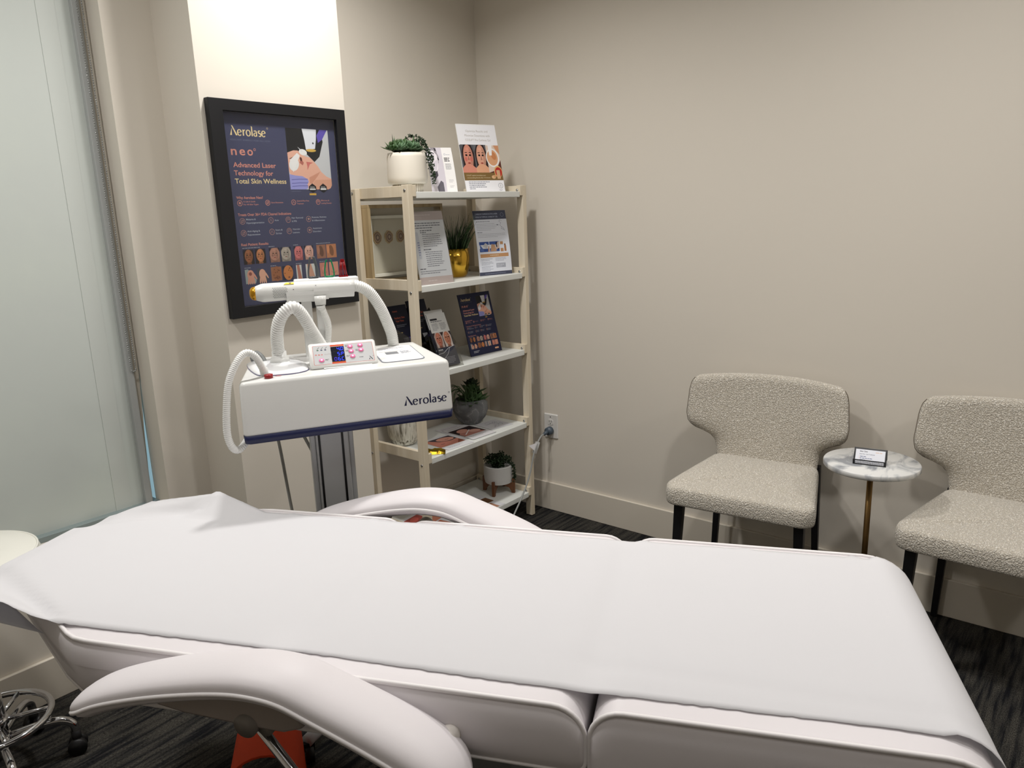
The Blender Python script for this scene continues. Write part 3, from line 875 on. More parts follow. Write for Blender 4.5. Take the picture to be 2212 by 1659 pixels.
# black and white leaflet with a face
P = Print(.112, .190, (236, 234, 232))
P.rect(0, 0, .066, .19, (206, 200, 208))
P.poly([(.0, .19), (.048, .19), (.058, .14), (.056, .10), (.062, .055), (.05, .0), (0, 0)], (216, 210, 216))
P.poly([(.018, .19), (.038, .19), (.05, .15), (.046, .12)], (150, 144, 150)); P.poly([(.034, .188), (.042, .188), (.050, .135), (.045, .135)], (60, 58, 62))
P.poly([(.004, .165), (.0, .10), (.012, .082), (.028, .078), (.040, .10), (.044, .15), (.03, .178)], (228, 222, 226))
P.line(arc(.020, .158, .013, .010, 30, 150, 8), .0035, (52, 50, 54)); P.ell(.021, .150, .009, .0052, (70, 68, 74)); P.ell(.021, .150, .0042, .0042, (24, 24, 28))
P.poly([(.003, .135), (.0, .118), (.008, .114), (.009, .120)], (150, 144, 150)); P.ell(.012, .098, .010, .0055, (110, 104, 110), 12); P.ell(.012, .0985, .007, .0018, (238, 236, 238), 12)
P.poly([(.010, .075), (.034, .090), (.036, .070), (.020, .050)], (74, 70, 78)); P.poly([(.028, .0), (.026, .022), (.044, .048), (.054, .04), (.056, 0)], (96, 92, 100))
P.poly([(.006, .0), (.004, .05), (.018, .052), (.024, .0)], (222, 216, 222))
P.ring(.078, .160, .004, .001, (120, 130, 160)); P.bars(.084, .158, .018, 1, .01, .0018, (150, 156, 170))
P.bars(.072, .142, .024, 3, .0062, .0034, (40, 40, 44), 2, 1); P.bars(.074, .118, .026, 6, .0046, .0018, (120, 120, 126), 4, .9); P.bars(.080, .050, .022, 3, .005, .0012, (150, 150, 156), 7); P.bars(.082, .024, .02, 2, .005, .0012, (150, 150, 156), 9)
stand_up('leaflet', 'narrow leaflet with a black and white woman portrait beside the white planter', 'leaflet', P, (2.290, 2.275, LV[0] + .0005), .112, .182, R(-26), R(12), .003, curve=.018, dz=.0002)

# shelf two: shadow box with agate slices
t = thing('shadow_box_frame', 'pale wooden shadow box frame with agate slices at the shelf left end', 'picture frame', (2.097, 2.462, LV[1] + .0005), R(0))
b = MB(); OAK = make_wood('light_oak', (168, 146, 108), (190, 168, 130))
aw, ah, ad = .440, .325, .05
for bx in ((0, aw, 0, .014), (0, aw, ah - .014, ah), (0, .014, .014, ah - .014), (aw - .014, aw, .014, ah - .014)): b.box(bx[0], bx[1], 0, ad, bx[2], bx[3], OAK)
b.build('frame', t, bevel=.001)
b = MB(); b.box(.014, aw - .014, ad - .008, ad - .002, .014, ah - .014, mat('linen_backing', (200, 192, 174), .9)); b.build('backing', t)
b = MB(); MT = mat('cream_mat', (238, 233, 220), .8)
for bx in ((.022, aw - .16, .026, .038), (.022, aw - .16, .268, .280), (.022, .034, .038, .268), (aw - .172, aw - .16, .038, .268)): b.box(bx[0], bx[1], ad - .03, ad - .010, bx[2], bx[3], MT)
b.build('mat_board', t)
for k in range(4):
    b = MB(); cx = .075 + .066 * k; cz = .190; rn = random.Random(k); f_ = [rn.uniform(.93, 1.07) for _ in range(24)]
    for j, (q, c_) in enumerate(((1, (188, 160, 112)), (.86, (120, 86, 56)), (.70, (160, 130, 98)), (.50, (104, 76, 60)), (.25, (170, 146, 120)))):
        y = ad - .012 - .0006 * j
        ring_ = [Vector((cx + .023 * q * f_[i] * math.cos(2 * math.pi * i / 24), y, cz + .027 * q * f_[i] * math.sin(2 * math.pi * i / 24))) for i in range(24)]
        b.rings([[p + Vector((0, .004 if j == 0 else .0004, 0)) for p in ring_], ring_], ink(c_, .3), smooth=False)
    o = b.build('agate_slice', t)
b = MB(); b.add([(.014, .003, .014), (aw - .014, .003, .014), (aw - .014, .003, ah - .014), (.014, .003, ah - .014)], [(0, 1, 2, 3)], CLEAR, False); b.build('glass', t)

# clear acrylic holder with pink and white sheet
P = Print(.165, .298, (226, 229, 236))
P.rect(0, .262, .165, .298, (198, 184, 184)); P.rect(0, 0, .165, .030, (206, 190, 188)); P.S = (-.045, 0, 1, 1); P.bars(.06, .282, .1, 1, .01, .003, (222, 212, 212), 4); P.bars(.085, .013, .05, 1, .01, .003, (228, 218, 218), 5)
P.bars(.048, .248, .145, 3, .0095, .0035, (92, 96, 112), 6)
P.text('PURPOSE-FREE RESULTS', .08, .216, .066, .004, (70, 74, 90), .01) if False else P.bars(.085, .218, .066, 2, .008, .0035, (80, 84, 98), 7, .5)
P.bars(.092, .203, .095, 7, .0082, .0026, (110, 114, 128), 8); P.bars(.088, .140, .04, 1, .01, .0035, (80, 84, 98), 9); P.bars(.094, .130, .09, 8, .0082, .0026, (110, 114, 128), 10)
P.rrect(.060, .105, .074, .215, .006, (205, 210, 222)); P.bars(.063, .17, .01, 6, .01, .003, (110, 120, 170), 11)
P.bars(.055, .062, .03, 1, .01, .0035, (80, 84, 98), 12)
P.bars(.055, .052, .14, 2, .008, .0026, (110, 114, 128), 13)
t, M = stand_up('sign_holder', 'clear sign holder with pink banded white sheet next to the shadow box', 'sign', P, (2.1455, 2.225, LV[1] + .0005), .165, .298, R(-10), R(12), .0015, dz=.0002)
b = MB(); b.add([M @ Vector(p) for p in ((-.003, -.004, 0), (.168, -.004, 0), (.168, -.004, .302), (-.003, -.004, .302))], [(0, 1, 2, 3)], ACRYL, False)
b.build('acrylic_sleeve', t)

# gold pot of grass
t = thing('potted_plant', 'spiky artificial grass in a shiny gold pot on the second shelf', 'plant', (2.505, 2.372, LV[1]))
b = MB(); b.lathe([(.001, 0), (.048, 0), (.056, .012), (.067, .055), (.070, .085), (.066, .125), (.063, .125), (.066, .085), (.001, .080)], GOLDM, 40); b.build('pot', t); t.children[0]['label'] = 'polished gold pot'
rn = random.Random(2); b = MB()
for k in range(230):
    a = rn.uniform(0, 6.28); q = rn.uniform(0, .05); ln = rn.uniform(.10, .20); sp = rn.uniform(.05, .42)
    p = Vector((q * math.cos(a), q * math.sin(a), .09)); d = Vector((math.cos(a) * sp, math.sin(a) * sp, 1)).normalized(); s_ = d.cross(Vector((rn.uniform(-1, 1), rn.uniform(-1, 1), 0))).normalized()
    rs = []
    for i in range(5):
        f_ = i / 4; c_ = p + d * ln * f_ + Vector((math.cos(a), math.sin(a), -.3)) * .03 * f_ * f_; w_ = .0024 * (1 - f_) + .0003
        rs.append([c_ + s_ * w_, c_ - s_ * w_, c_ + d.cross(s_) * .0005])
    b.rings(rs, LEAFD if k % 3 else LEAFG)
b.build('blades', t)

# white and blue leaflet
P = Print(.179, .288, (222, 226, 236)); DB = (70, 74, 92)
P.rect(0, .249, .179, .288, DB); P.text('CARBOXY SURGICAL/CO2 LASER', .012, .270, .122, .0066, (176, 184, 204), .004); P.text('HEALS & TOPICAL CARBOXY GEL', .012, .257, .122, .0066, (176, 184, 204), .004); P.ring(.158, .268, .009, .001, (150, 158, 180))
P.bars(.010, .238, .085, 1, .01, .003, (150, 154, 168), 3); P.bars(.010, .228, .11, 5, .0068, .0018, (170, 174, 186), 4)
P.line([(.140, .245), (.136, .238), (.146, .232), (.138, .222), (.146, .214), (.142, .206), (.160, .200)], .0016, (120, 126, 150)); P.line([(.146, .214), (.158, .206), (.160, .196)], .0014, (120, 126, 150)); P.line([(.140, .245), (.152, .240)], .0012, (120, 126, 150))
P.rect(.120, .221, .130, .2255, (130, 134, 150))
P.bars(.010, .190, .03, 1, .01, .003, (140, 144, 158), 5); P.bars(.010, .183, .155, 3, .0066, .0018, (170, 174, 186), 6)
P.rect(.012, .105, .064, .150, (58, 84, 150)); P.poly([(.03, .13), (.045, .145), (.06, .135), (.05, .12)], (196, 196, 200)); P.poly([(.056, .105), (.060, .13), (.064, .13), (.064, .105)], (198, 150, 120)); P.poly([(.014, .14), (.03, .12), (.036, .108), (.016, .108)], (84, 112, 178))
P.rect(.067, .105, .120, .150, (64, 92, 160)); P.poly([(.070, .106), (.078, .138), (.096, .136), (.104, .106)], (196, 156, 124)); P.ell(.110, .13, .008, .018, (40, 44, 60), 15); P.poly([(.098, .112), (.112, .148), (.120, .148), (.120, .12)], (200, 180, 170))
P.rect(.126, .103, .142, .148, (186, 140, 100)); P.poly([(.147, .104), (.147, .128), (.152, .137), (.158, .128), (.158, .104)], (172, 120, 80)); P.ell(.152, .134, .004, .004, (120, 80, 50))
P.rect(.012, .080, .167, .096, (192, 146, 104)); P.bars(.065, .087, .05, 1, .01, .003, (226, 206, 180), 7)
for i, (x, y, n_) in enumerate(((.014, .072, 2), (.092, .074, 3), (.014, .058, 3), (.014, .038, 2), (.014, .026, 2))): P.bars(x, y, .066, n_, .0058, .0018, (140, 144, 160), 30 + i)
P.rect(.094, .032, .146, .052, (168, 172, 184)); P.bars(.098, .044, .04, 2, .007, .002, (220, 222, 230), 2)
P.rect(0, 0, .179, .0155, DB); P.bars(.03, .006, .12, 1, .01, .0022, (130, 136, 156), 9)
stand_up('product_leaflet', 'curved white leaflet with dark blue header beside the gold pot', 'leaflet', P, (2.555, 2.268, LV[1] + .0005), .179, .288, R(-15), R(3), .0012, curve=.028, dz=.00015)

# shelf three: navy sign
P = Print(.206, .288, NAVY2); neo_poster(P, .206, .288, True)
stand_up('navy_counter_sign', 'navy laser sign leaning at the right side of the third shelf', 'sign', P, (2.498, 2.290, LV[2] + .0005), .206, .288, R(-3), R(15), .004, back=(30, 34, 62), dz=.0002)

# brochure holders on shelf three
def pocket(name, label, bl, w, h, yaw, lean, dep, ph, m):
    t = thing(name, label, 'brochure holder', bl, yaw)
    M = Matrix.Rotation(-lean, 4, 'X'); b = MB()
    b.box(0, w, dep, dep + .002, 0, h, m, M)
    b.box(0, w, 0, dep, 0, .002, m, M)
    N = 8; top = []
    for i in range(N + 1):
        x = w * i / N; top.append((x, ph * (1 - .35 * math.sin(math.pi * i / N))))
    vs = [M @ Vector((x, 0, 0)) for x, _ in top] + [M @ Vector((x, 0, z)) for x, z in top]
    b.add(vs, [(i, i + 1, N + 2 + i, N + 1 + i) for i in range(N)], m, False)
    for x in (0, w):
        b.add([M @ Vector(p) for p in ((x, 0, 0), (x, dep, 0), (x, dep, h * .92), (x, dep * .5, ph * 1.35), (x, 0, ph))], [(0, 1, 2, 3, 4)], m, False)
    b.build('pocket', t)
    return t, M
t, Mh = pocket('brochure_holder', 'smoked plastic holder of navy brochures at the left of the third shelf', (2.118, 2.315, LV[2] + .0005), .236, .27, R(-2), R(18), .035, .19, SMOKE)
for k in range(2):
    P = Print(.103, .255, (24, 26, 46)); OR = (186, 92, 70)
    P.text('neo', .022, .228, .026, .008, OR, .012); P.text('Restore Skin' if k else 'Radiant Skin', .024, .200, .056, .0075, OR, .02); P.text('Your Time.', .026, .187, .046, .0075, OR, .02)
    P.bars(.026, .172, .06, 2, .006, .0025, (130, 134, 150), 3); laser_photo(P, .01, .015, .093, .12, NAVY2); P.bars(.02, .14, .03, 1, .01, .004, (170, 150, 100), 5)
    t2 = thing('brochure', 'navy brochure with small orange heading, %s one in the smoked holder' % ('right' if k else 'left'), 'brochure', (2.124 + .113 * k, 2.338 - .004 * k, LV[2] + .010), R(-2), 'navy brochures in the smoked holder')
    M = Matrix.Rotation(-R(18), 4, 'X'); b = MB(); b.box(0, .103, .0003, .010, 0, .282 if k else .270, ink((30, 32, 52)), M); P.S = (0, 0, 1, 1); P.mesh(b, M @ Matrix.Scale(1.06 if not k else 1.105, 4, (0, 0, 1)), dz=.00008); b.build('pages', t2)
t, Mh = pocket('leaflet_holder', 'clear leaflet holder in front of the smoked one on the third shelf', (2.238, 2.212, LV[2] + .0005), .112, .235, R(-6), R(24), .030, .105, ACRYL)
for k in range(2):
    P = Print(.100, .235, (52, 54, 66))
    P.rect(0, .150, .100, .235, (206, 206, 204)); P.rect(.012, .205, .050, .213, (26, 26, 32)); P.bars(.012, .198, .07, 1, .01, .003, (90, 90, 100), 3); P.bars(.012, .188, .034, 6, .0055, .002, (110, 110, 118), 4); P.bars(.055, .188, .034, 6, .0055, .002, (110, 110, 118), 5)
    P.face(.004, .082, .050, .150, (188, 118, 96), (186, 170, 164), (60, 40, 40)); P.face(.050, .082, .097, .150, (196, 128, 100), (206, 196, 190), (60, 40, 40))
    P.line([(.0, .055), (.03, .058), (.06, .075), (.100, .084)], .0016, (214, 214, 218)); P.line([(.02, .03), (.05, .05), (.07, .078)], .0014, (200, 200, 206))
    P.bars(.03, .035, .055, 5, .0062, .002, (150, 150, 160), 6); P.rect(.006, .070, .03, .074, (200, 200, 206))
    t2 = thing('folded_leaflet', 'grey and white face leaflet, %s in the clear holder' % ('front one standing lower' if k else 'rear one standing a little higher'), 'leaflet', (2.243 - .004 * (1 - k), 2.234 - .010 * k, LV[2] + (.022 if k == 0 else .008)), R(-6), 'grey leaflets in the clear holder')
    M = Matrix.Rotation(-R(24), 4, 'X'); b = MB(); b.box(0, .100, .0003, .005, 0, .235, ink((60, 62, 74)), M); P.mesh(b, M, dz=.00008); b.build('pages', t2)

# ------------------------------------------------------------------ shelf four
t = thing('grey_potted_succulent', 'green succulent in a round grey stone pot on the fourth shelf', 'plant', (2.615, 2.420, LV[3]))
b = MB(); b.lathe([(.001, 0), (.040, 0), (.050, .006), (.074, .035), (.086, .070), (.084, .100), (.072, .122), (.066, .122), (.070, .10), (.001, .098)], GREYSTONE, 40); b.build('pot', t)
rn = random.Random(8); b = MB()
rosette(b, (.01, -.01, .11), .085, 10, LEAFG, rn, Vector((.1, 0, 1)), .42); rosette(b, (.015, .0, .15), .07, 8, LEAFG, rn, Vector((.3, -.1, 1)), .4); rosette(b, (.012, .0, .185), .048, 7, LEAFD, rn, Vector((.1, .1, 1)), .45)
rosette(b, (-.03, -.03, .115), .05, 8, LEAFG, rn, Vector((-.5, -.3, 1)))
b.tube([Vector((.01, 0, .09)), Vector((.012, 0, .19))], .006, LEAFD, 8)
b.build('succulent', t)
b = MB()
for k in range(14):
    a = rn.uniform(2.2, 4.4); ln = rn.uniform(.06, .12)
    pts = [Vector((-.02, -.01, .11)), Vector((-.02 + .5 * ln * math.cos(a), .5 * ln * math.sin(a), .11 + ln * .8)), Vector((-.02 + ln * math.cos(a), ln * math.sin(a), .11 + ln * .7)), Vector((-.02 + ln * 1.1 * math.cos(a), ln * 1.1 * math.sin(a), .10 + ln * .2))]
    c_ = catmull(pts, 5); b.tube(c_, .0016, LEAFG, 5, rf=lambda i: .0022 * (1 - i / 18) + .0004)
b.build('air_grass', t)

t = thing('streaked_vase', 'whitewashed streaky ceramic vase behind the left post of the fourth shelf', 'vase', (2.200, 2.445, LV[3]))
b = MB(); b.lathe([(.001, 0), (.040, 0), (.052, .006), (.070, .04), (.078, .10), (.076, .15), (.060, .20), (.045, .22), (.040, .22), (.050, .19), (.001, .185)], BARK, 44); b.build('body', t)

def flat_sheet(name, label, cat, pts, z, P, group=None, lift=0):
    """sheet lying on a shelf; pts = corner, width vector, height vector"""
    c0, ex, ey = [Vector(p) for p in pts]
    w, h = ex.length, ey.length
    t = thing(name, label, cat, (c0.x, c0.y, z), math.atan2(ex.y, ex.x), group)
    b = MB(); th = .0015
    b.box(0, w, 0, h, 0, th, ink((214, 214, 216)))
    Mz = Matrix.Translation((0, 0, th + .0002)) @ Matrix.Rotation(R(-90), 4, 'X')
    P.mesh(b, Mz, dz=.00008)
    o = b.build('sheet', t)
    return t
# note: printed side faces up: the print plane (x, z) is laid onto (x, y)
def lay_fix(P, h): return P
P = Print(.150, .21, (214, 212, 214)); P.rect(.005, .06, .145, .175, (44, 34, 36)); P.poly([(.01, .06), (.01, .10), (.05, .14), (.09, .13), (.12, .09), (.14, .06)], (180, 124, 112)); P.ell(.06, .135, .035, .025, (206, 150, 134), 20); P.ell(.105, .10, .03, .022, (212, 164, 150), -20); P.line([(.03, .08), (.10, .13)], .005, (226, 220, 218)); P.bars(.02, .045, .1, 3, .01, .003, (150, 150, 156), 3); P.bars(.02, .195, .1, 2, .008, .003, (170, 160, 164), 4)
def lay(name, label, c0, yaw, w, h, P, z, group):
    t = thing(name, label, 'leaflet', (c0[0], c0[1], z), yaw, group)
    b = MB(); b.box(0, w, 0, h, 0, .0012, ink((214, 214, 216)))
    M = Matrix.Translation((0, 0, .0014)) @ Matrix(((1, 0, 0, 0), (0, 0, 1, 0), (0, -1, 0, 0), (0, 0, 0, 1)))
    P.mesh(b, M, dz=.00008); b.build('sheet', t); return t
G4 = 'leaflets lying on the fourth shelf'
Pb = Print(.150, .21, (220, 218, 222)); Pb.bars(.02, .19, .1, 3, .01, .003, (160, 150, 156), 6)
lay('loose_leaflet', 'leaflet underneath the dark photo leaflet, only its white edge showing', (2.385, 2.260), R(-8), .15, .20, Pb, LV[3] + .0004, G4)
lay('loose_leaflet', 'leaflet with a dark photo of a face and hands, middle of the fourth shelf', (2.405, 2.215), R(-3), .15, .21, P, LV[3] + .0024, G4)
P = Print(.150, .19, (214, 214, 216)); P.rect(.0, .05, .145, .17, (196, 130, 112)); P.poly([(.02, .17), (.05, .12), (.10, .10), (.145, .11), (.145, .17)], (70, 64, 70)); P.ell(.095, .135, .045, .026, (208, 150, 132), -10); P.ell(.045, .09, .04, .022, (204, 134, 118), -10); P.line([(.03, .085), (.05, .083)], .004, (80, 50, 50)); P.line([(.09, .13), (.11, .127)], .004, (80, 50, 50)); P.poly([(.10, .05), (.145, .05), (.145, .10)], (150, 88, 70)); P.bars(.02, .03, .1, 2, .01, .003, (150, 150, 156), 3)
lay('loose_leaflet', 'leaflet with two reclining faces beside the gold sachet', (2.232, 2.205), R(-5), .15, .19, P, LV[3] + .0006, G4)
P = Print(.135, .13, (208, 208, 212)); rn = random.Random(6)
for k in range(5): P.ring(.025 + rn.uniform(0, .09), .03 + rn.uniform(0, .075), rn.uniform(.008, .014), .0012, (130, 134, 150)); P.line([(rn.uniform(0, .13), rn.uniform(.02, .12)) for _ in range(3)], .0012, (140, 140, 156))
lay('loose_leaflet', 'white line drawing leaflet lying in front of the grey pot', (2.570, 2.245), R(-8), .135, .13, P, LV[3] + .0006, G4)
Pb = Print(.13, .13, (200, 200, 206))
Pb.bars(.01, .11, .09, 2, .01, .004, (110, 120, 150), 6)
lay('loose_leaflet', 'pale leaflet under the line drawing, right end of the fourth shelf', (2.600, 2.262), R(10), .12, .13, Pb, LV[3] + .0002, G4) if False else None
# gold sachet
t = thing('sachet', 'crumpled shiny gold foil sachet at the front left of the fourth shelf', 'sachet', (2.172, 2.243, LV[3]), R(-46))
b = MB(); rn = random.Random(4); N, K = 12, 6; top = []; FOIL = mat('gold_foil', (178, 146, 44), .4, metal=1)
for i in range(N + 1):
    row = []
    for j in range(K + 1):
        x = -.055 + .11 * i / N; y = -.03 + .06 * j / K; e = min(i, N - i, 2) / 2 * min(j, K - j, 1)
        row.append(Vector((x, y, .0015 + e * .010 * (1 + rn.uniform(-.35, .35)))))
    top.append(row)
vs = [p for r_ in top for p in r_] + [Vector((p.x, p.y, .0006)) for r_ in top for p in r_]
fs = [(i * (K + 1) + j, (i + 1) * (K + 1) + j, (i + 1) * (K + 1) + j + 1, i * (K + 1) + j + 1) for i in range(N) for j in range(K)]; n0 = (N + 1) * (K + 1)
fs += [tuple(a + n0 for a in reversed(f)) for f in fs]
b.add(vs, fs, FOIL, False); b.build('foil', t)

# ------------------------------------------------------------------ shelf five
t = thing('stand_planter', 'white ribbed planter with trailing succulent on a four-legged walnut stand', 'plant', (2.692, 2.322, LV[4]))
b = MB(); RIB = mat('white_ribbed_ceramic', (222, 222, 220), .5); pr = [(.001, .052), (.055, .052)]
for i in range(30): z = .054 + .086 * i / 29; pr.append((.066 + .004 * sst(0, .3, i / 29) + .0024 * (i % 2), z))
pr += [(.066, .142), (.062, .142), (.062, .13), (.001, .128)]
b.lathe(pr, RIB, 44); b.build('pot', t)
b = MB()
for k in range(4):
    a = R(20 + 90 * k); ca, sa = math.cos(a), math.sin(a); T = .007
    # upright leg with arched brace towards the centre
    out = [(.084, 0), (.084, .075), (.072, .075), (.071, .050), (.0, .050), (.0, .040), (.03, .038), (.055, .026), (.066, .010), (.068, 0)]
    v0 = [Vector((x * ca - T * sa, x * sa + T * ca, z)) for x, z in out]; v1 = [Vector((x * ca + T * sa, x * sa - T * ca, z)) for x, z in out]
    b.rings([v0, v1], WALNUT, smooth=False)
b.build('wooden_stand', t, bevel=.001); t.children[1]['label'] = 'walnut stand'
rn = random.Random(9); b = MB()
for k in range(34):
    a = rn.uniform(0, 6.28); q = rn.uniform(.01, .075); h_ = .203 - q * .45 + rn.uniform(-.01, .008)
    bead_stem(b, [(q * .3 * math.cos(a), q * .3 * math.sin(a), .135), (q * .7 * math.cos(a), q * .7 * math.sin(a), h_), (q * math.cos(a), q * math.sin(a), h_ - .008)], LEAFD, rn, .0052, .010, .008)
b.build('succulent_crown', t)
b = MB()
for k in range(2): bead_stem(b, [(.02, -.05, .16), (.026 + .006 * k, -.074, .14), (.024 + .004 * k, -.079, .10), (.028, -.078, .070), (.026, -.077, .055 + .03 * k)], LEAFD, rn, .005, .009, .006)
b.build('trailing_stems', t)
G5 = 'leaflets lying on the bottom shelf'
def photo3(seed, cols):
    P = Print(.15, .21, (216, 216, 220)); rn = random.Random(seed)
    for i, c_ in enumerate(cols):
        y = .205 - .068 * (i + 1); P.rect(.005 + (i % 2) * .03, y, .115 + (i % 2) * .03, y + .060, c_); P.ell(.06, y + .03, .03, .018, tuple(min(255, int(v * 1.25)) for v in c_), 20)
    return P
lay('flat_leaflet', 'leaflet with three brown photos lying in front of the walnut stand', (2.428, 2.200), R(-4), .15, .21, photo3(1, ((96, 66, 56), (110, 76, 50), (176, 128, 104))), LV[4] + .0004, G5)
lay('flat_leaflet', 'curled photo leaflet near the left post of the bottom shelf', (2.155, 2.235), R(8), .15, .21, photo3(2, ((176, 84, 76), (200, 132, 108), (190, 120, 96))), LV[4] + .0004, G5)
lay('flat_leaflet', 'leaflet with red photos between the left post and armrest, bottom shelf', (2.25, 2.21), R(-12), .13, .19, photo3(3, ((160, 70, 76), (190, 110, 104))), LV[4] + .0024, G5) if False else None

# ================================================================== OUTLET AND CORD
t = thing('wall_outlet', 'white duplex wall outlet with a grey plug in its lower socket', 'outlet', (XB, 2.157, .443))
b = MB(); OUT = mat('outlet_plastic', (214, 212, 208), .4)
v0 = [Vector((-.0005, y, z)) for y, z in rrect(-.042, .042, -.063, .063, .004, 3)]; v1 = [Vector((-.0065, y, z)) for y, z in rrect(-.038, .038, -.059, .059, .004, 3)]
b.rings([v0, v1], OUT, smooth=False); b.cyl((-.0065, 0, .048), (-.0075, 0, .048), .003, SCREW, 10); b.build('cover_plate', t)
DARK = mat('socket_dark', (20, 20, 20), .8)
for z in (.021, -.021):
    b = MB(); v0 = [Vector((-.006, y, z + q)) for y, q in rrect(-.017, .017, -.014, .014, .008, 4)]; v1 = [Vector((-.0085, y, z + q)) for y, q in rrect(-.0165, .0165, -.0135, .0135, .008, 4)]
    b.rings([v0, v1], OUT, smooth=False)
    for y in (-.0065, .0065): b.box(-.0092, -.0084, y - .0011, y + .0011, z + .000, z + .008, DARK)
    b.cyl((-.0092, 0, z - .007), (-.0083, 0, z - .007), .0025, DARK, 8)
    b.build('socket', t)
t = thing('power_cord', 'grey power cord hanging from the wall outlet down past the shelf', 'cord', (2.62, 2.08, 0))
def cl(x, y, z): return Vector((x - 2.62, y - 2.08, z))
CORD = mat('grey_cord', (150, 152, 150), .45); PLUG = mat('blue_grey_plug', (84, 96, 108), .35, trans=.15)
b = MB(); b.cyl(cl(2.909, 2.157, .422), cl(2.885, 2.157, .422), .021, PLUG, 20, .019); b.cyl(cl(2.886, 2.157, .422), cl(2.862, 2.162, .412), .010, PLUG, 14, .008); b.build('plug', t)
b = MB(); pts = catmull([cl(2.864, 2.162, .413), cl(2.83, 2.155, .412), cl(2.790, 2.150, .385), cl(2.757, 2.150, .332), cl(2.729, 2.150, .257), cl(2.693, 2.150, .196), cl(2.638, 2.145, .139), cl(2.555, 2.13, .078), cl(2.44, 2.08, .02), cl(2.30, 2.00, .005), cl(1.9, 1.85, .005), cl(1.55, 1.72, .005)], 12)
b.tube(pts, .0042, CORD, 10); b.build('cable', t)
b = MB(); b.box(-.0005, .0005, -.011, .011, -.060, .0, ink((210, 210, 208)), Matrix.Translation(cl(2.790, 2.146, .395)) @ Matrix.Rotation(R(38), 4, 'Z') @ Matrix.Rotation(R(18), 4, 'X'))
b.add([cl(2.80, 2.146, .392), cl(2.742, 2.165, .385), cl(2.770, 2.146, .350)], [(0, 1, 2)], ink((214, 212, 214)), False)
b.build('cord_tag', t)

# ================================================================== LASER MACHINE
PSI = -.57
MO = Vector((1.176, 1.499, 0))
t = thing('laser_machine', 'white aesthetic laser machine with glowing control panel on a grey column stand', 'laser machine', MO, PSI)
Z0, Z1 = .990, 1.116
def sec(z, yf, yb, wf, wb, r):
    """plan outline at height z: front width wf, back width wb, rounded corners"""
    out = []
    cs = [(wf / 2, yf, 270), (wb / 2, yb, 0), (-wb / 2, yb, 90), (-wf / 2, yf, 180)]
    for x, y, a0 in cs:
        cx = x - r if x > 0 else x + r; cy = y + r if y == yf else y - r
        for k in range(7):
            a = R(a0 + 15 * k); out.append(Vector((cx + r * math.cos(a), cy + r * math.sin(a), z)))
    return out
b = MB()
rs = [sec(.984, .000, .355, .528, .505, .012), sec(.990, -.001, .358, .530, .505, .012), sec(1.05, .004, .357, .528, .490, .012), sec(1.106, .0095, .353, .526, .474, .013), sec(1.112, .0115, .351, .522, .470, .013), sec(1.1155, .0155, .347, .515, .462, .012), sec(1.1160, .022, .340, .500, .448, .012)]
b.rings(rs, WHITEP); b.build('housing', t)
P = Print(.13, .05, None); brand_logo(P, 0, 0, .128, .0235, (28, 30, 62))
b = MB(); P.mesh(b, Matrix.Translation((.135, .0002, 1.010)) @ Matrix.Rotation(R(-4.8), 4, 'X'), dz=.00003); b.build('wordmark', t)
t.children[1]['label'] = 'navy wordmark'
b = MB(); b.rings([sec(.961, .006, .348, .514, .490, .010), sec(.964, .0, .355, .527, .502, .012), sec(.984, -.001, .357, .531, .506, .012)], NAVYP); b.build('base_band', t); t.children[2]['label'] = 'navy lower band'
# manual lid recess on the right
b = MB(); b.rings([[Vector((x, y, 1.1170)) for x, y in rrect(.095, .212, .062, .300, .02)], [Vector((x, y, 1.1174)) for x, y in rrect(.097, .210, .064, .298, .02)]], mat('recess_line', (120, 124, 136), .5), smooth=False)
b.rings([[Vector((x, y, 1.1172)) for x, y in rrect(.098, .209, .065, .297, .018)], [Vector((x, y, 1.1178)) for x, y in rrect(.098, .209, .065, .297, .018)]], WHITEM, smooth=False)
P = Print(.1, .22, None); P.bars(.01, .20, .08, 3, .010, .002, (110, 116, 150), 3); P.rect(.02, .10, .055, .135, (120, 122, 126)); P.bars(.062, .13, .03, 4, .010, .003, (110, 120, 150), 4); P.bars(.005, .15, .08, 2, .01, .0015, (140, 140, 150), 5)
P.mesh(b, Matrix.Translation((.103, .07, 1.1181)) @ Matrix(((1, 0, 0, 0), (0, 0, 1, 0), (0, -1, 0, 0), (0, 0, 0, 1))), dz=.0001)
b.build('lid_recess', t)
# clear cover under the hose socket
b = MB(); CP = mat('clear_cover', (240, 241, 242), .16, spec=.6)
outl = [(-.245, .250), (-.218, .085), (-.165, .056), (-.118, .058), (-.092, .092), (-.100, .20), (-.13, .285), (-.2, .30)]
oc = [Vector((p.x, p.y, 0)) for p in catmull([(x, y, 0) for x, y in outl], 5, True)]; ctr = Vector((-.165, .165, 0))
b.rings([[p + Vector((0, 0, 1.1162)) for p in oc], [p + Vector((0, 0, 1.1195)) for p in oc], [ctr + (p - ctr) * .8 + Vector((0, 0, 1.124)) for p in oc], [ctr + (p - ctr) * .4 + Vector((0, 0, 1.130)) for p in oc]], CP)
b.tube([p + Vector((0, 0, 1.1175)) for p in oc], .0012, mat('cover_edge', (96, 92, 128), .3), 6, closed=True)
b.build('cover', t)
def hose(pts, r, pitch, name, smooth_from=None):
    P_ = catmull(pts, 14); st = pitch / 4; P_ = resample(P_, st); b = MB()
    prof = (1.0, 1.0, .87, .87)
    b.tube(P_, r, HOSE, 18, rf=lambda i: r * prof[i % 4])
    return b.build(name, t)
b = MB(); b.lathe([(.026, 0), (.024, .012), (.019, .016), (.019, .03), (.001, .03)], WHITEP, 28, (-.160, .180, 1.124)); b.build('hose_socket', t)
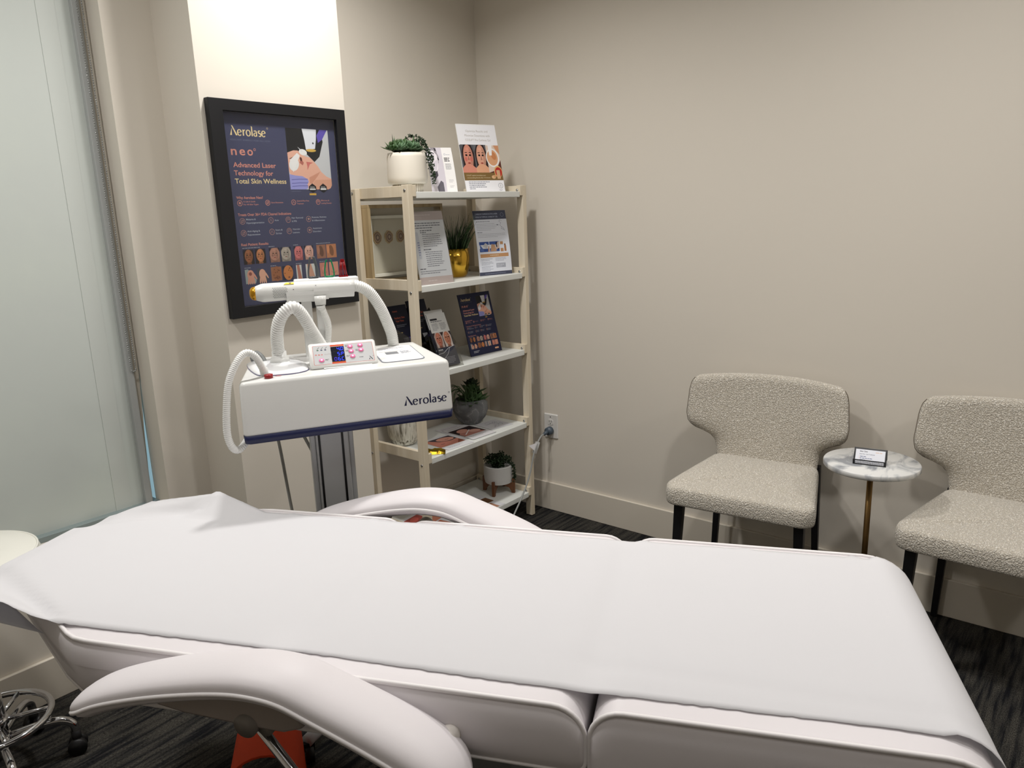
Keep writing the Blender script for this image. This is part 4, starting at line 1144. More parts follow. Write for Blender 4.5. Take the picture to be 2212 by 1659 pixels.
hose([(-.160, .18, 1.135), (-.162, .17, 1.17), (-.160, .15, 1.21), (-.150, .14, 1.243), (-.132, .135, 1.266), (-.112, .14, 1.272), (-.093, .15, 1.250), (-.072, .17, 1.205), (-.050, .20, 1.160), (-.030, .25, 1.118), (-.018, .28, 1.09)], .0165, .0058, 'hose')
hose([(.050, .285, 1.305), (.075, .285, 1.303), (.105, .29, 1.283), (.132, .295, 1.240), (.152, .305, 1.190), (.164, .312, 1.15), (.168, .318, 1.10)], .0165, .0052, 'hose')
hose([(-.037, .24, 1.262), (-.030, .25, 1.24), (-.020, .265, 1.205), (-.022, .28, 1.165), (-.028, .285, 1.12)], .0092, .0048, 'hose')
hose([(-.201, .075, 1.118), (-.207, .065, 1.14), (-.220, .055, 1.168), (-.240, .05, 1.178), (-.262, .035, 1.160), (-.285, .02, 1.115), (-.297, .01, 1.05), (-.302, .01, .99), (-.295, .01, .955), (-.282, .02, .942), (-.268, .03, .950), (-.256, .05, .962)], .0092, .0046, 'hose')
b = MB(); b.cyl((-.201, .075, 1.112), (-.203, .073, 1.132), .0105, WHITEP, 16); b.build('hose_fitting', t)
b = MB(); b.cyl((-.192, .038, 1.1165), (-.192, .038, 1.1255), .0105, mat('red_cap', (150, 26, 30), .35), 20); b.add([(-.178, .05, 1.1168), (-.165, .046, 1.1168), (-.160, .052, 1.1168), (-.172, .056, 1.1168)], [(0, 1, 2, 3)], ink((214, 150, 150)), False); b.build('red_cap', t)
# handle at the back left corner
b = MB(); b.tube(catmull([(-.228, .30, 1.10), (-.232, .27, 1.135), (-.215, .24, 1.145), (-.200, .22, 1.13), (-.198, .21, 1.112)], 8), .005, mat('grey_rubber', (150, 152, 152), .4), 10); b.build('cable_loop', t)
# the head sits very slightly tilted on its column
for ch in t.children:
    if ch.name.split('.')[0] in ('housing', 'base_band', 'wordmark', 'lid_recess', 'cover', 'red_cap'):
        for v in ch.data.vertices: v.co.z += .019 * v.co.x
# control panel
b = MB()
pl, pw, ph_ = math.radians(52), .158, .072       # lean from upright, size
PM = Matrix.Translation((-.088, .072, 1.1195)) @ Matrix.Rotation(-R(40), 4, 'X') @ Matrix.Diagonal((1.10, 1, 1.03, 1))
o_ = rrect(0, pw, 0, ph_, .007)
b.rings([[PM @ Vector((x, .018, z)) for x, z in o_], [PM @ Vector((x, .002, z)) for x, z in o_], [PM @ Vector((.0015 + x * (pw - .003) / pw, 0, .0015 + z * (ph_ - .003) / ph_)) for x, z in o_]], WHITEP)
b.build('control_panel', t)
cp = t.children[-1]
b = MB(); b.hexa([Vector(p) for p in ((-.055, .070, 1.1165), (.070, .070, 1.1165), (.070, .16, 1.1165), (-.055, .16, 1.1165))], [Vector(p) for p in ((-.05, .082, 1.124), (.065, .082, 1.124), (.065, .13, 1.165), (-.05, .13, 1.165))], WHITEM); b.build('panel_bracket', cp)
P = Print(pw, ph_, None)
P.rrect(.0095, .008, pw - .007, ph_ - .008, .002, (196, 92, 78)); P.rrect(.0103, .0088, pw - .0078, ph_ - .0088, .0018, (196, 197, 198))
P.rect(.051, .0088, .083, .0135, (216, 92, 56)); P.rect(.051, ph_ - .0135, .083, ph_ - .0088, (216, 92, 56))
for i in range(3): P.line([(.020 + .009 * i, .053), (.025 + .009 * i, .059)], .0009, (60, 60, 66)); P.rect(.0188 + .009 * i, .049, .0232 + .009 * i, .052, (70, 110, 90) if i == 0 else (70, 74, 100))
for c_, xx in zip('neo', (.014, .021, .0275)): P.text(c_, xx, .0355, .0042, .005, (206, 84, 70), .02)
P.text('ELITE', .036, .036, .015, .0028, (160, 150, 150), 0)
P.bars(.036, .022, .009, 2, .0028, .0012, (60, 60, 66), 2); P.bars(.086, .058, .009, 2, .0028, .0012, (60, 60, 66), 3); P.bars(.086, .0435, .012, 2, .0028, .0012, (60, 60, 66), 4); P.bars(.109, .0435, .009, 2, .0028, .0012, (60, 60, 66), 5); P.bars(.086, .028, .009, 2, .0028, .0012, (60, 60, 66), 6); P.bars(.116, .0205, .010, 1, .0028, .0014, (60, 60, 66), 7)
P.poly([(.138, .012), (.1405, .0185), (.1405, .012)], (30, 30, 40)); P.poly([(.1395, .022), (.1410, .022), (.1475, .012), (.1450, .012)], (30, 30, 40)); P.ring(.1485, .0215, .0012, .0003, (30, 30, 40))
b = MB(); P.mesh(b, PM, dz=.00006); b.build('panel_overlay', cp)
SCR = mat('display_dark', (16, 17, 34), .15)
LED = mat('blue_digits', (20, 40, 255), .4, emit=((40, 70, 255), 1.6))
segs = {'0': 'abcdef', '4': 'bcfg', '5': 'acdfg', '6': 'acdefg', 'P': 'abefg', 'C': 'adef', 'S': 'acdfg', 'G': 'acdefg', '-': 'abcdef'}
def digit(P, ch, x, y, w, h, c):
    t_ = .0011; q = {'a': ((x, y + h), (x + w, y + h)), 'g': ((x, y + h / 2), (x + w, y + h / 2)), 'd': ((x, y), (x + w, y)), 'f': ((x, y + h / 2), (x, y + h)), 'e': ((x, y), (x, y + h / 2)), 'b': ((x + w, y + h / 2), (x + w, y + h)), 'c': ((x + w, y), (x + w, y + h / 2))}
    for s_ in segs[ch]:
        a, b_ = Vector(q[s_][0]), Vector(q[s_][1]); d = (b_ - a).normalized() * .0004; P.line([a + d, b_ - d], t_, c)
for i, row in enumerate((' 40', ' SP', '-6C')):
    P = Print(.031, .0135, None); P.S = (.0515, .0432 - i * .0146, 1, 1)
    P.rect(0, 0, .031, .0138, SCR)
    for j, ch in enumerate(row):
        if ch != ' ': digit(P, ch, .0065 + .0085 * j, .0025, .0048, .0088, LED if ch != '-' else mat('dim_digits', (40, 30, 160), .4, emit=((70, 40, 220), 1.0)))
    if i == 0: P.rect(.0208, .0018, .0222, .0034, LED)
    b = MB(); P.mesh(b, PM @ Matrix.Translation((0, -.0012, 0)), dz=.00006); b.build('display', cp)
PK = mat('pink_button', (226, 120, 160), .35, emit=((235, 120, 165), .35)); PKW = mat('button_light', (255, 225, 255), .4, emit=((255, 215, 250), 1.2))
for x, z in ((.0275, .0205), (.0975, .0545), (.1215, .0560), (.0985, .0405), (.1220, .0420), (.1005, .0255)):
    b = MB(); b.rings([[PM @ Vector((x + .0062 * math.cos(k * math.pi / 9), -.0010, z + .0052 * math.sin(k * math.pi / 9))) for k in range(18)], [PM @ Vector((x + .0058 * math.cos(k * math.pi / 9), -.0026, z + .0048 * math.sin(k * math.pi / 9))) for k in range(18)]], PK)
    b.rings([[PM @ Vector((x + .0022 * math.cos(k * math.pi / 5), -.0027, z + .0018 * math.sin(k * math.pi / 5))) for k in range(10)], [PM @ Vector((x + .002 * math.cos(k * math.pi / 5), -.0030, z + .0016 * math.sin(k * math.pi / 5))) for k in range(10)]], PKW)
    b.build('button', cp)
# column and stand
GREYC = mat('grey_column_paint', (206, 208, 210), .4)
b = MB(); b.box(-.089, -.001, .145, .235, .10, .965, GREYC)
b.add([(-.100, .165, .10), (-.100, .215, .10), (-.100, .215, .965), (-.100, .165, .965)], [(0, 1, 2, 3)], GREYC, False)
b.box(-.103, -.089, .155, .225, .10, .965, GREYC); b.box(-.001, .013, .155, .225, .10, .965, GREYC)
b.build('column', t, bevel=.004)
b = MB()
for x in (-.080, -.018): b.box(x - .003, x + .003, .1435, .150, .12, .962, BLACKP)
b.build('column_slot', t)
b = MB()
for sx, sy in ((-1, -1), (1, -1), (1, 1), (-1, 1)):
    b.hexa([Vector((-.045 + (.03 if i in (1, 2) else -.03), .19 + (.03 if i > 1 else -.03), .07)) + Vector((sx * .17 * 0, 0, 0)) for i in range(4)], [Vector((-.045 + (.03 if i in (1, 2) else -.03), .19 + (.03 if i > 1 else -.03), .11)) for i in range(4)], GREYC)
    b.tube([Vector((-.045, .19, .085)), Vector((-.045 + sx * .15, .19 + sy * .15, .070))], .018, GREYC, 12)
b.build('stand_base', t)
for sx, sy in ((-1, -1), (1, -1), (1, 1), (-1, 1)):
    b = MB(); x, y = -.045 + sx * .145, .19 + sy * .145
    b.cyl((x - .012, y, .0275), (x + .012, y, .0275), .027, BLACKP, 20); b.box(x - .015, x + .015, y - .01, y + .01, .04, .064, BLACKP); b.build('caster', t)
# handpiece cradle
b = MB(); CW = WHITEM
b.box(-.086, -.058, .285, .297, 1.112, 1.285, CW); b.box(-.047, -.028, .285, .297, 1.112, 1.282, CW)
b.box(-.058, -.047, .285, .297, 1.268, 1.285, CW)
b.build('cradle_post', t, bevel=.002)
def trough(x0, x1, y, z, r, a0, a1, m, lip=0):
    b = MB(); vs = []; n = 10
    rs = []
    for x in (x0, x1):
        ring_ = [Vector((x, y + r * math.cos(R(a0 + (a1 - a0) * k / n)), z + r * math.sin(R(a0 + (a1 - a0) * k / n)))) for k in range(n + 1)]
        ring_ += [Vector((x, y + (r + .003) * math.cos(R(a1 - (a1 - a0) * k / n)), z + (r + .003) * math.sin(R(a1 - (a1 - a0) * k / n)))) for k in range(n + 1)]
        rs.append(ring_)
    b.rings(rs, m, smooth=False); return b
b = trough(-.125, -.052, .272, 1.300, .026, 178, 350, CW); b.build('cradle_arm', t)
b = trough(-.052, -.012, .272, 1.303, .026, 168, 350, CW); b.build('cradle_arm', t)
b = trough(-.012, .058, .272, 1.306, .026, 176, 350, CW); b.build('cradle_arm', t)
b = MB(); b.box(-.10, .078, .298, .335, 1.296, 1.330, CW); b.build('cradle_tray', t, bevel=.004)
b = MB(); b.cyl((-.037, .245, 1.287), (-.037, .242, 1.262), .017, WHITEP, 22, .014); b.cyl((-.037, .242, 1.262), (-.036, .243, 1.250), .0125, WHITEP, 20, .010); b.build('hose_cup', t)
# handpiece (rests in the cradle, tied to the machine by its hose)
b = MB(); HX = [(-.208, .014), (-.2075, .0175), (-.200, .0205), (-.188, .0245), (-.182, .0252), (-.15, .0250), (-.10, .0243), (.0, .0215), (.025, .020), (.045, .0175), (.062, .0165)]
rs = [[Vector((x, .272 + r * math.cos(2 * math.pi * k / 28), 1.302 + .004 * (x + .2) / .26 + r * math.sin(2 * math.pi * k / 28))) for k in range(28)] for x, r in HX]
b.rings(rs, WHITEP)
for i in range(9):
    for j in range(8):
        x = -.158 + .0042 * i + (.0021 if j % 2 else 0); a = R(175 + 0 + (j - 3.0) * -9 + 0) ; a = R(150 + j * 9)
        for_ = Vector((x, .272 + .0250 * math.cos(a), 1.3025 + .0250 * math.sin(a))); n_ = Vector((0, math.cos(a), math.sin(a)))
        s_ = Vector((0, -math.sin(a), math.cos(a)))
        b.add([for_ + n_ * .0006 + Vector((.0011 * math.cos(k * math.pi / 3), 0, 0)) + s_ * .0011 * math.sin(k * math.pi / 3) for k in range(6)], [(0, 1, 2, 3, 4, 5)], ink((90, 92, 96)), False)
for x, a in ((-.13 + .025, 168), (-.045, 150)):
    a = R(a); p_ = Vector((x, .272 + .0247 * math.cos(a), 1.3035 + .0247 * math.sin(a))); s_ = Vector((0, -math.sin(a), math.cos(a)))
    b.add([p_ + Vector((.0013 * math.cos(k * math.pi / 3), -.0002, 0)) + s_ * .0013 * math.sin(k * math.pi / 3) for k in range(6)], [(0, 1, 2, 3, 4, 5)], ink((60, 60, 64)), False)
b.build('handpiece', t); hp = t.children[-1]
b = MB(); b.lathe([(.001, -.006), (.010, -.005), (.0165, 0), (.0185, .006), (.019, .010), (.001, .010)], mat('amber_tip', (196, 142, 34), .25, metal=.6), 24, M=Matrix.Translation((-.214, .272, 1.3018)) @ Matrix.Rotation(R(90), 4, 'Y')); b.build('treatment_tip', hp); hp.children[0]['label'] = 'amber gold treatment tip'
b = MB(); a = R(122); p_ = Vector((-.122, .272 + .0247 * math.cos(a), 1.3035 + .0247 * math.sin(a))); s_ = Vector((0, -math.sin(a), math.cos(a))); n_ = Vector((0, math.cos(a), math.sin(a))) * .0008
b.add([p_ + n_ + Vector((0, 0, 0)) - s_ * .004, p_ + n_ + Vector((.020, 0, 0)) - s_ * .004, p_ + n_ + Vector((.020, 0, 0)) + s_ * .004, p_ + n_ - Vector((.008, 0, 0)) + s_ * .004], [(0, 1, 2, 3)], ink((228, 198, 40)), False)
P_ = [p_ + n_ * 1.4 + Vector((.006, 0, 0)) - s_ * .0028, p_ + n_ * 1.4 + Vector((.014, 0, 0)) - s_ * .0028, p_ + n_ * 1.4 + Vector((.010, 0, 0)) + s_ * .003]; b.add(P_, [(0, 1, 2)], ink((40, 36, 20)), False)
b.build('warning_sticker', hp); hp.children[1]['label'] = 'yellow warning sticker'
# power cables behind the column
b = MB(); CB = mat('dark_cable', (172, 172, 166), .5)
b.tube(catmull([(-.195, .27, .965), (-.183, .29, .85), (-.165, .30, .62), (-.13, .30, .3), (-.08, .26, .09)], 8), .0045, CB, 8); b.build('cable', t)
b = MB(); b.tube(catmull([(-.140, .25, .965), (-.122, .25, .91), (-.095, .25, .84), (-.06, .245, .74)], 8), .0045, CB, 8); b.build('cable', t)

# spacer clips standing on the cradle tray
eA = Vector((math.cos(PSI), math.sin(PSI), 0)); eB = Vector((-math.sin(PSI), math.cos(PSI), 0))
def clip(label, a, rgb, kind):
    p = MO + eA * a + eB * .316
    t = thing('distance_gauge', label, 'laser tip gauge', (p.x, p.y, 1.3302), PSI, 'distance gauges on the cradle tray')
    m_ = mat('gauge_plastic_%d' % rgb[0], rgb, .25); b = MB()
    if kind == 'U':
        for s_ in (-1, 1): b.tube(catmull([(s_ * .010, 0, .002), (s_ * .0125, 0, .006), (s_ * .012, 0, .022), (s_ * .0085, 0, .042), (s_ * .0050, 0, .050)], 5), .0021, m_, 8)
        b.tube([Vector((-.010, 0, .003)), Vector((.010, 0, .003))], .0026, m_, 8)
    elif kind == 'grey':
        for s_ in (-1, 1): b.tube(catmull([(s_ * .013, 0, .002), (s_ * .0125, 0, .02), (s_ * .008, 0, .045), (s_ * .0045, 0, .060)], 5), .0025 if s_ < 0 else .0040, m_, 8)
        b.tube([Vector((-.013, 0, .003)), Vector((.013, 0, .003))], .003, m_, 8)
    else:
        for x in (-.010, -.004, .004, .010): b.tube([Vector((x, 0, .002)), Vector((x * .45, 0, .046))], .0020, m_, 8)
        b.box(-.013, .013, -.004, .004, 0, .004, m_); b.box(-.005, .005, -.0025, .0025, .044, .050, m_)
    b.build('clip_body', t)
clip('dark grey two-pronged distance gauge on the handpiece tray', -.045, (84, 88, 92), 'grey')
clip('green U-shaped distance gauge on the handpiece tray', .0, (30, 128, 84), 'U')
clip('dark red tapered distance gauge on the handpiece tray', .038, (140, 20, 26), 'R')

# ================================================================== TREATMENT BED  (local x = towards foot, y = away from camera)
BA = math.atan2(-.911, .412)
eu = Vector((math.cos(BA), math.sin(BA), 0)); ev = Vector((-math.sin(BA), math.cos(BA), 0))
U0, V0 = -.5, 1.27
BO = eu * U0 + ev * V0
bed = thing('treatment_bed', 'white vinyl treatment bed with curved armrests across the foreground', 'treatment bed', BO, BA)
VN, VF = .968, 1.572
def taper(u, v):
    w_ = interp(u, [(-1.47, .30), (-1.42, .37), (-1.10, .985), (-1.06, 1.0)])
    return V0 + (v - V0) * w_
def cushion(name, label, u0, u1, zt, zb, rt, rb, back=False, foot=False):
    """profile in u-z with rounded corners, lofted across v"""
    prof = []
    def corner(cu, cz, r, a0, a1, n=7):
        for k in range(n + 1):
            a = R(a0 + (a1 - a0) * k / n); prof.append((cu + r * math.cos(a), cz + r * math.sin(a)))
    r1 = .085 if foot else (.05 if back else rt)
    r0 = rt
    corner(u1 - r1, zt - r1, r1, 0, 90)
    N = 26 if back else 12
    for k in range(1, N): prof.append((u1 - r1 + (u0 + r0 - u1 + r1) * k / N, zt))
    corner(u0 + r0, zt - r0, r0, 90, 180)
    if back: prof += [(u0 + .05, zt - .075), (u0 + .14, zb + .022), (u0 + .30, zb + .002)]
    else: corner(u0 + rb, zb + rb, rb, 180, 270, 4)
    for k in range(1, 6): prof.append(((u0 + (.30 if back else rb)) + (u1 - rb - u0 - (.30 if back else rb)) * k / 6, zb))
    corner(u1 - rb, zb + rb, rb, 270, 360, 4)
    cu = (u0 + u1) / 2; cz = (zt + zb) / 2
    def ring_(v, crown, infl):
        out = []
        for u, z in prof:
            tw = sst(zb + .03, zt, z)
            uu = cu + (u - cu) * (1 + infl); zz = cz + (z - cz) * (1 + infl * 2) + crown * tw
            out.append(Vector((uu - U0, (taper(u, v) if back else v) - V0, zz)))
        return out
    rs = []
    W_ = VF - VN
    for s_, k, shr in ((-.006, .86, 0), (-.0045, .93, 0), (-.0005, .985, 0)):
        pass
    def cap(v, f, side):
        out = []
        for p in ring_(v, 0, 0):
            q = p.copy(); q.x = (cu - U0) + (p.x - cu + U0) * (1 - .03 * (1 - f)) ; q.z = cz + (p.z - cz) * f; q.y += side; out.append(q)
        return out
    rs += [cap(VN, .2, -.012), cap(VN, .6, -.010), cap(VN, .88, -.005), ring_(VN, 0, 0)]
    for d in (.008, .022, .05, .10, .20, .30):
        if d < W_ / 2 + .01: rs.append(ring_(VN + d, .011 * (1 - math.exp(-d / .03)), .0))
    for d in (.20, .10, .05, .022, .008): rs.append(ring_(VF - d, .011 * (1 - math.exp(-d / .03)), .0))
    rs += [ring_(VF, 0, 0), cap(VF, .88, .005), cap(VF, .6, .010), cap(VF, .2, .012)]
    b = MB(); b.rings(rs, VINYL); o = b.build(name, bed)
    if label: o['label'] = label
    for v, s_ in ((VN, -1), (VF, 1)):
        b = MB(); pts = [p + Vector((0, s_ * .001, .001)) for p in ring_(v, 0, .002)]
        b.tube(pts, .0042, VPIPE, 10, closed=True); b.build('piping', o)
    return o
cushion('seat_cushion', None, -.698, -.168, .777, .668, .050, .02)
cushion('foot_cushion', None, -.160, .398, .777, .600, .050, .03, foot=True)
cushion('back_cushion', None, -1.455, -.704, .777, .668, .028, .02, back=True)
# armrests
def armrest(vc):
    path = [(-1.035, .706), (-1.01, .734), (-.96, .762), (-.88, .790), (-.80, .812), (-.72, .829), (-.66, .835), (-.60, .830), (-.54, .809), (-.46, .778), (-.40, .751), (-.36, .726), (-.335, .698), (-.325, .668)]
    P_ = resample(catmull([(u, 0, z) for u, z in path], 8), .012); N = len(P_); rs = []; pipe = ([], [])
    L = (N - 1) * .012
    for i, p in enumerate(P_):
        d = (P_[min(i + 1, N - 1)] - P_[max(i - 1, 0)]).normalized(); n_ = Vector((-d.z, 0, d.x)); s = i * .012
        e = min(1, math.sqrt(max(0, 1 - (1 - min(1, (s + .004) / .07)) ** 2))); e2 = min(1, math.sqrt(max(0, 1 - (1 - min(1, (L - s + .004) / .055)) ** 2)))
        f = max(.12, min(e, e2)); hw = (.046 + .012 * s / L) * f; th = (.021 + .017 * s / L) * max(.45, f)
        def q(y, h): return Vector((p.x - U0, vc - V0 + y, p.z)) + n_ * h
        ring_ = []
        for k in range(13):
            a = R(180 * k / 12); ring_.append(q(-hw * math.cos(a) * (1.03 if 0 < k < 12 else 1), -th + th * math.sin(a) ** .75))
        ring_ += [q(hw * .97, -th - .010), q(hw * .7, -th - .020), q(0, -th - .024), q(-hw * .7, -th - .020), q(-hw * .97, -th - .010)]
        rs.append(ring_); pipe[0].append(q(-hw - .001, -th)); pipe[1].append(q(hw + .001, -th))
    b = MB(); b.rings(rs, VINYL); o = b.build('armrest', bed)
    b = MB(); b.tube(pipe[0] + list(reversed(pipe[1])), .0038, VPIPE, 10, closed=True); b.build('piping', o)
    return o
aN = armrest(.905); aF = armrest(2 * V0 - .905)
BRK = mat('bracket_grey', (158, 148, 142), .22, spec=.6)
for s_ in (-1, 1):
    vc = V0 + s_ * (V0 - .905)
    b = MB(); b.cyl((-.375 - U0, vc - V0 - s_ * .03, .712), (-.375 - U0, s_ * (V0 - VN + .004), .712), .016, mat('bolt_cap', (214, 208, 202), .4), 22); b.build('arm_pivot', bed)
    b = MB(); pts = [(-.86, .745), (-.74, .785), (-.66, .795), (-.60, .785), (-.585, .74), (-.62, .728), (-.68, .728), (-.74, .732), (-.80, .735)]
    if s_ > 0: pts = [(-.88, .738), (-.82, .765), (-.77, .780), (-.775, .745), (-.82, .730), (-.86, .722)]
    b.rings([[Vector((u - U0, vc - V0 - s_ * .0 + y, z)) for u, z in pts] for y in (-.025, .025)], BRK, smooth=False); b.build('arm_bracket', bed, bevel=.006)
    b = MB(); b.cyl((-.685 - U0, vc - V0 - .028, .732), (-.685 - U0, vc - V0 + .028, .732), .020, mat('joint_plastic', (128, 122, 116), .3), 20); b.cyl((-.655 - U0, vc - V0 - .02, .728), (-.655 - U0, vc - V0 + .02, .728), .014, mat('joint_plastic', (128, 122, 116), .3), 20); b.build('arm_joint', bed)
    b = MB(); b.tube([Vector((-.685 - U0, vc - V0, .72)), Vector((-.60 - U0, vc - V0, .60)), Vector((-.50 - U0, vc - V0 - s_ * .03, .46))], .0085, CHROME, 14); b.build('arm_strut', bed)
# under-structure
GF = mat('bed_frame_grey', (150, 152, 154), .35, metal=.6)
b = MB(); b.box(-1.0 - U0, .2 - U0, -.17, .17, .625, .664, GF); b.build('platform', bed, bevel=.004)
for s_ in (-1, 1):
    b = MB(); b.tube([Vector((-.42 - U0, s_ * .19, .12)), Vector((-.30 - U0, s_ * .19, .36)), Vector((-.20 - U0, s_ * .19, .62))], .016, GF, 12); b.build('lift_arm', bed)
    b = MB(); b.tube([Vector((-.62 - U0, s_ * .12, .12)), Vector((-.45 - U0, s_ * .12, .36)), Vector((-.42 - U0, s_ * .12, .40)), Vector((-.18 - U0, s_ * .12, .40))], .008, CHROME, 10); b.build('lever', bed)
b = MB(); b.box(-.86 - U0, .02 - U0, -.20, .20, .03, .12, mat('bed_base_white', (206, 204, 202), .4)); b.build('floor_base', bed, bevel=.02, segs=4)
b = MB(); b.box(-.50 - U0, -.34 - U0, -.10, .10, .12, .625, GF); b.build('lift_column', bed, bevel=.006)
for u in (-.8, -.04):
    for v in (-.17, .17):
        b = MB(); b.cyl((u - U0, v, 0), (u - U0, v, .032), .02, BLACKP, 16); b.build('foot', bed)
b = MB(); b.lathe([(.001, 0), (.012, 0), (.014, .01), (.012, .03), (.006, .036), (.001, .037)], VPIPE, 16, c=(-1.40 - U0, .16, .765)) if False else None

# exam paper
def paper():
    t = thing('exam_paper', 'white disposable paper sheet spread along the treatment bed', 'paper sheet', BO + Vector((0, 0, 0)), BA)
    prof = []   # (u, z) along length: head -> foot
    u = -1.475
    while u < .318: prof.append((u, .7935)); u += .0125
    for k in range(0, 9):
        a = R(90 - 80 * k / 8); prof.append((.318 + .092 * math.cos(a), .7935 - .092 + .092 * math.sin(a)))
    for k in range(1, 9): prof.append((.318 + .092 * math.cos(R(10)) + .003 * k, .7935 - .092 + .092 * math.sin(R(10)) - .014 * k))
    NV = 44; va, vb = 1.000, 1.543
    rn = random.Random(12); rows = []
    from mathutils import noise as nz
    for i, (u, z) in enumerate(prof):
        row = []
        for j in range(NV + 1):
            f = j / NV; v = va + (vb - va) * f
            zz = z; uu = u; vv = v
            flat = 1 if u < .32 else 0
            d_ = max(.004, min(v - VN, VF - v)); zz += .777 + .011 * (1 - math.exp(-d_ / .03)) + .0030 - .7935 if flat else 0
            # dips where the cushions meet
            ed = 1 - .75 * math.exp(-(min(v - va, vb - v) / .05) ** 2)
            zz -= ed * (.0070 * math.exp(-((u + .701) / .036) ** 2) + .0070 * math.exp(-((u + .164) / .030) ** 2))
            # soft wrinkles
            w_ = nz.noise(Vector((u * 3.1, v * 5.5, 1.3))) * .0016 + nz.noise(Vector((u * 1.3 + v * 6, v * 9, 4.0))) * .0010
            zz += w_ * (1 if flat else .3)
            zz -= .004 * math.exp(-((v - (1.07 - .05 * (u + .2))) / .012) ** 2) * sst(-.3, -.1, u) * .35
            # edges near the tapered head end: far corner lifts, near edge sags
            edge_n = taper(max(u, -1.45), VN); edge_f = taper(max(u, -1.45), VF)
            ef = min(edge_f, 1.47); far = max(0, v - ef) / (vb - ef) if u < -1.0 else 0
            near = max(0, edge_n - v) / max(.01, edge_n - va) if edge_n > va else 0
            zz += (interp(u, [(-1.52, .752), (-1.442, .782), (-1.367, .804), (-1.266, .822), (-1.183, .838), (-1.132, .819), (-1.062, .7935)]) - .7935) * far ** 1.15
            zz += (interp(u, [(-1.50, .810), (-1.40, .826), (-1.28, .822), (-1.205, .799), (-1.12, .790)]) - .7935) * near ** 2
            zz -= .012 * math.sin(math.pi * min(1, near * 1.6)) * sst(-1.12, -1.22, u) * (1 if near > 0 else 0)
            zz -= .010 * math.sin(math.pi * min(1, far * 1.6)) * sst(-1.10, -1.20, u) * (1 if v > edge_f else 0)
            # head end beyond the cushion droops a little
            b_ = sst(-1.43, -1.475, u); zz -= b_ * .006
            if u < -1.40: uu -= .035 * max(0, .22 - f) / .22 * sst(-1.40, -1.475, u) * 1.5
            # ragged side edges
            if j in (0, NV): vv += rn.uniform(-.0012, .0012) + .003 * math.sin(u * 7 + j)
            # crumb curls on the far edge
            if j == NV and i % 17 in (5, 6): zz += rn.uniform(.0015, .0035); vv += .001
            row.append(Vector((uu - U0, vv - V0, zz)))
        rows.append(row)
    # flap curling under at the head end
    flap = []
    for k in range(1, 19):
        row = []
        for j in range(NV + 1):
            f = j / NV; p0 = rows[0][j]; a = R(min(180, 20 * k)); r_ = .016
            q = p0 + Vector((-r_ * math.sin(a) + (.0 if a < math.pi else 0), 0, -r_ * (1 - math.cos(a))))
            ext = max(0, 1 - f * 5)
            if k > 8: q += Vector((.012 * (min(k, 10) - 8) + .034 * max(0, k - 10) * ext, 0, -.004 * (min(k, 10) - 8) - .0035 * max(0, k - 10) * ext))
            q.y = p0.y + (.03 * min(k, 10) / 10) * (1 - f)
            row.append(q)
        flap.append(row)
    rows = list(reversed(flap)) + rows
    n = NV + 1; vs = [p for r_ in rows for p in r_]
    fs = [(i * n + j, (i + 1) * n + j, (i + 1) * n + j + 1, i * n + j + 1) for i in range(len(rows) - 1) for j in range(NV)]
    b = MB(); b.add(vs, fs, PAPER); o = b.build('sheet', t)
    s_ = o.modifiers.new('solid', 'SOLIDIFY'); s_.thickness = .0005; s_.offset = 0
paper()

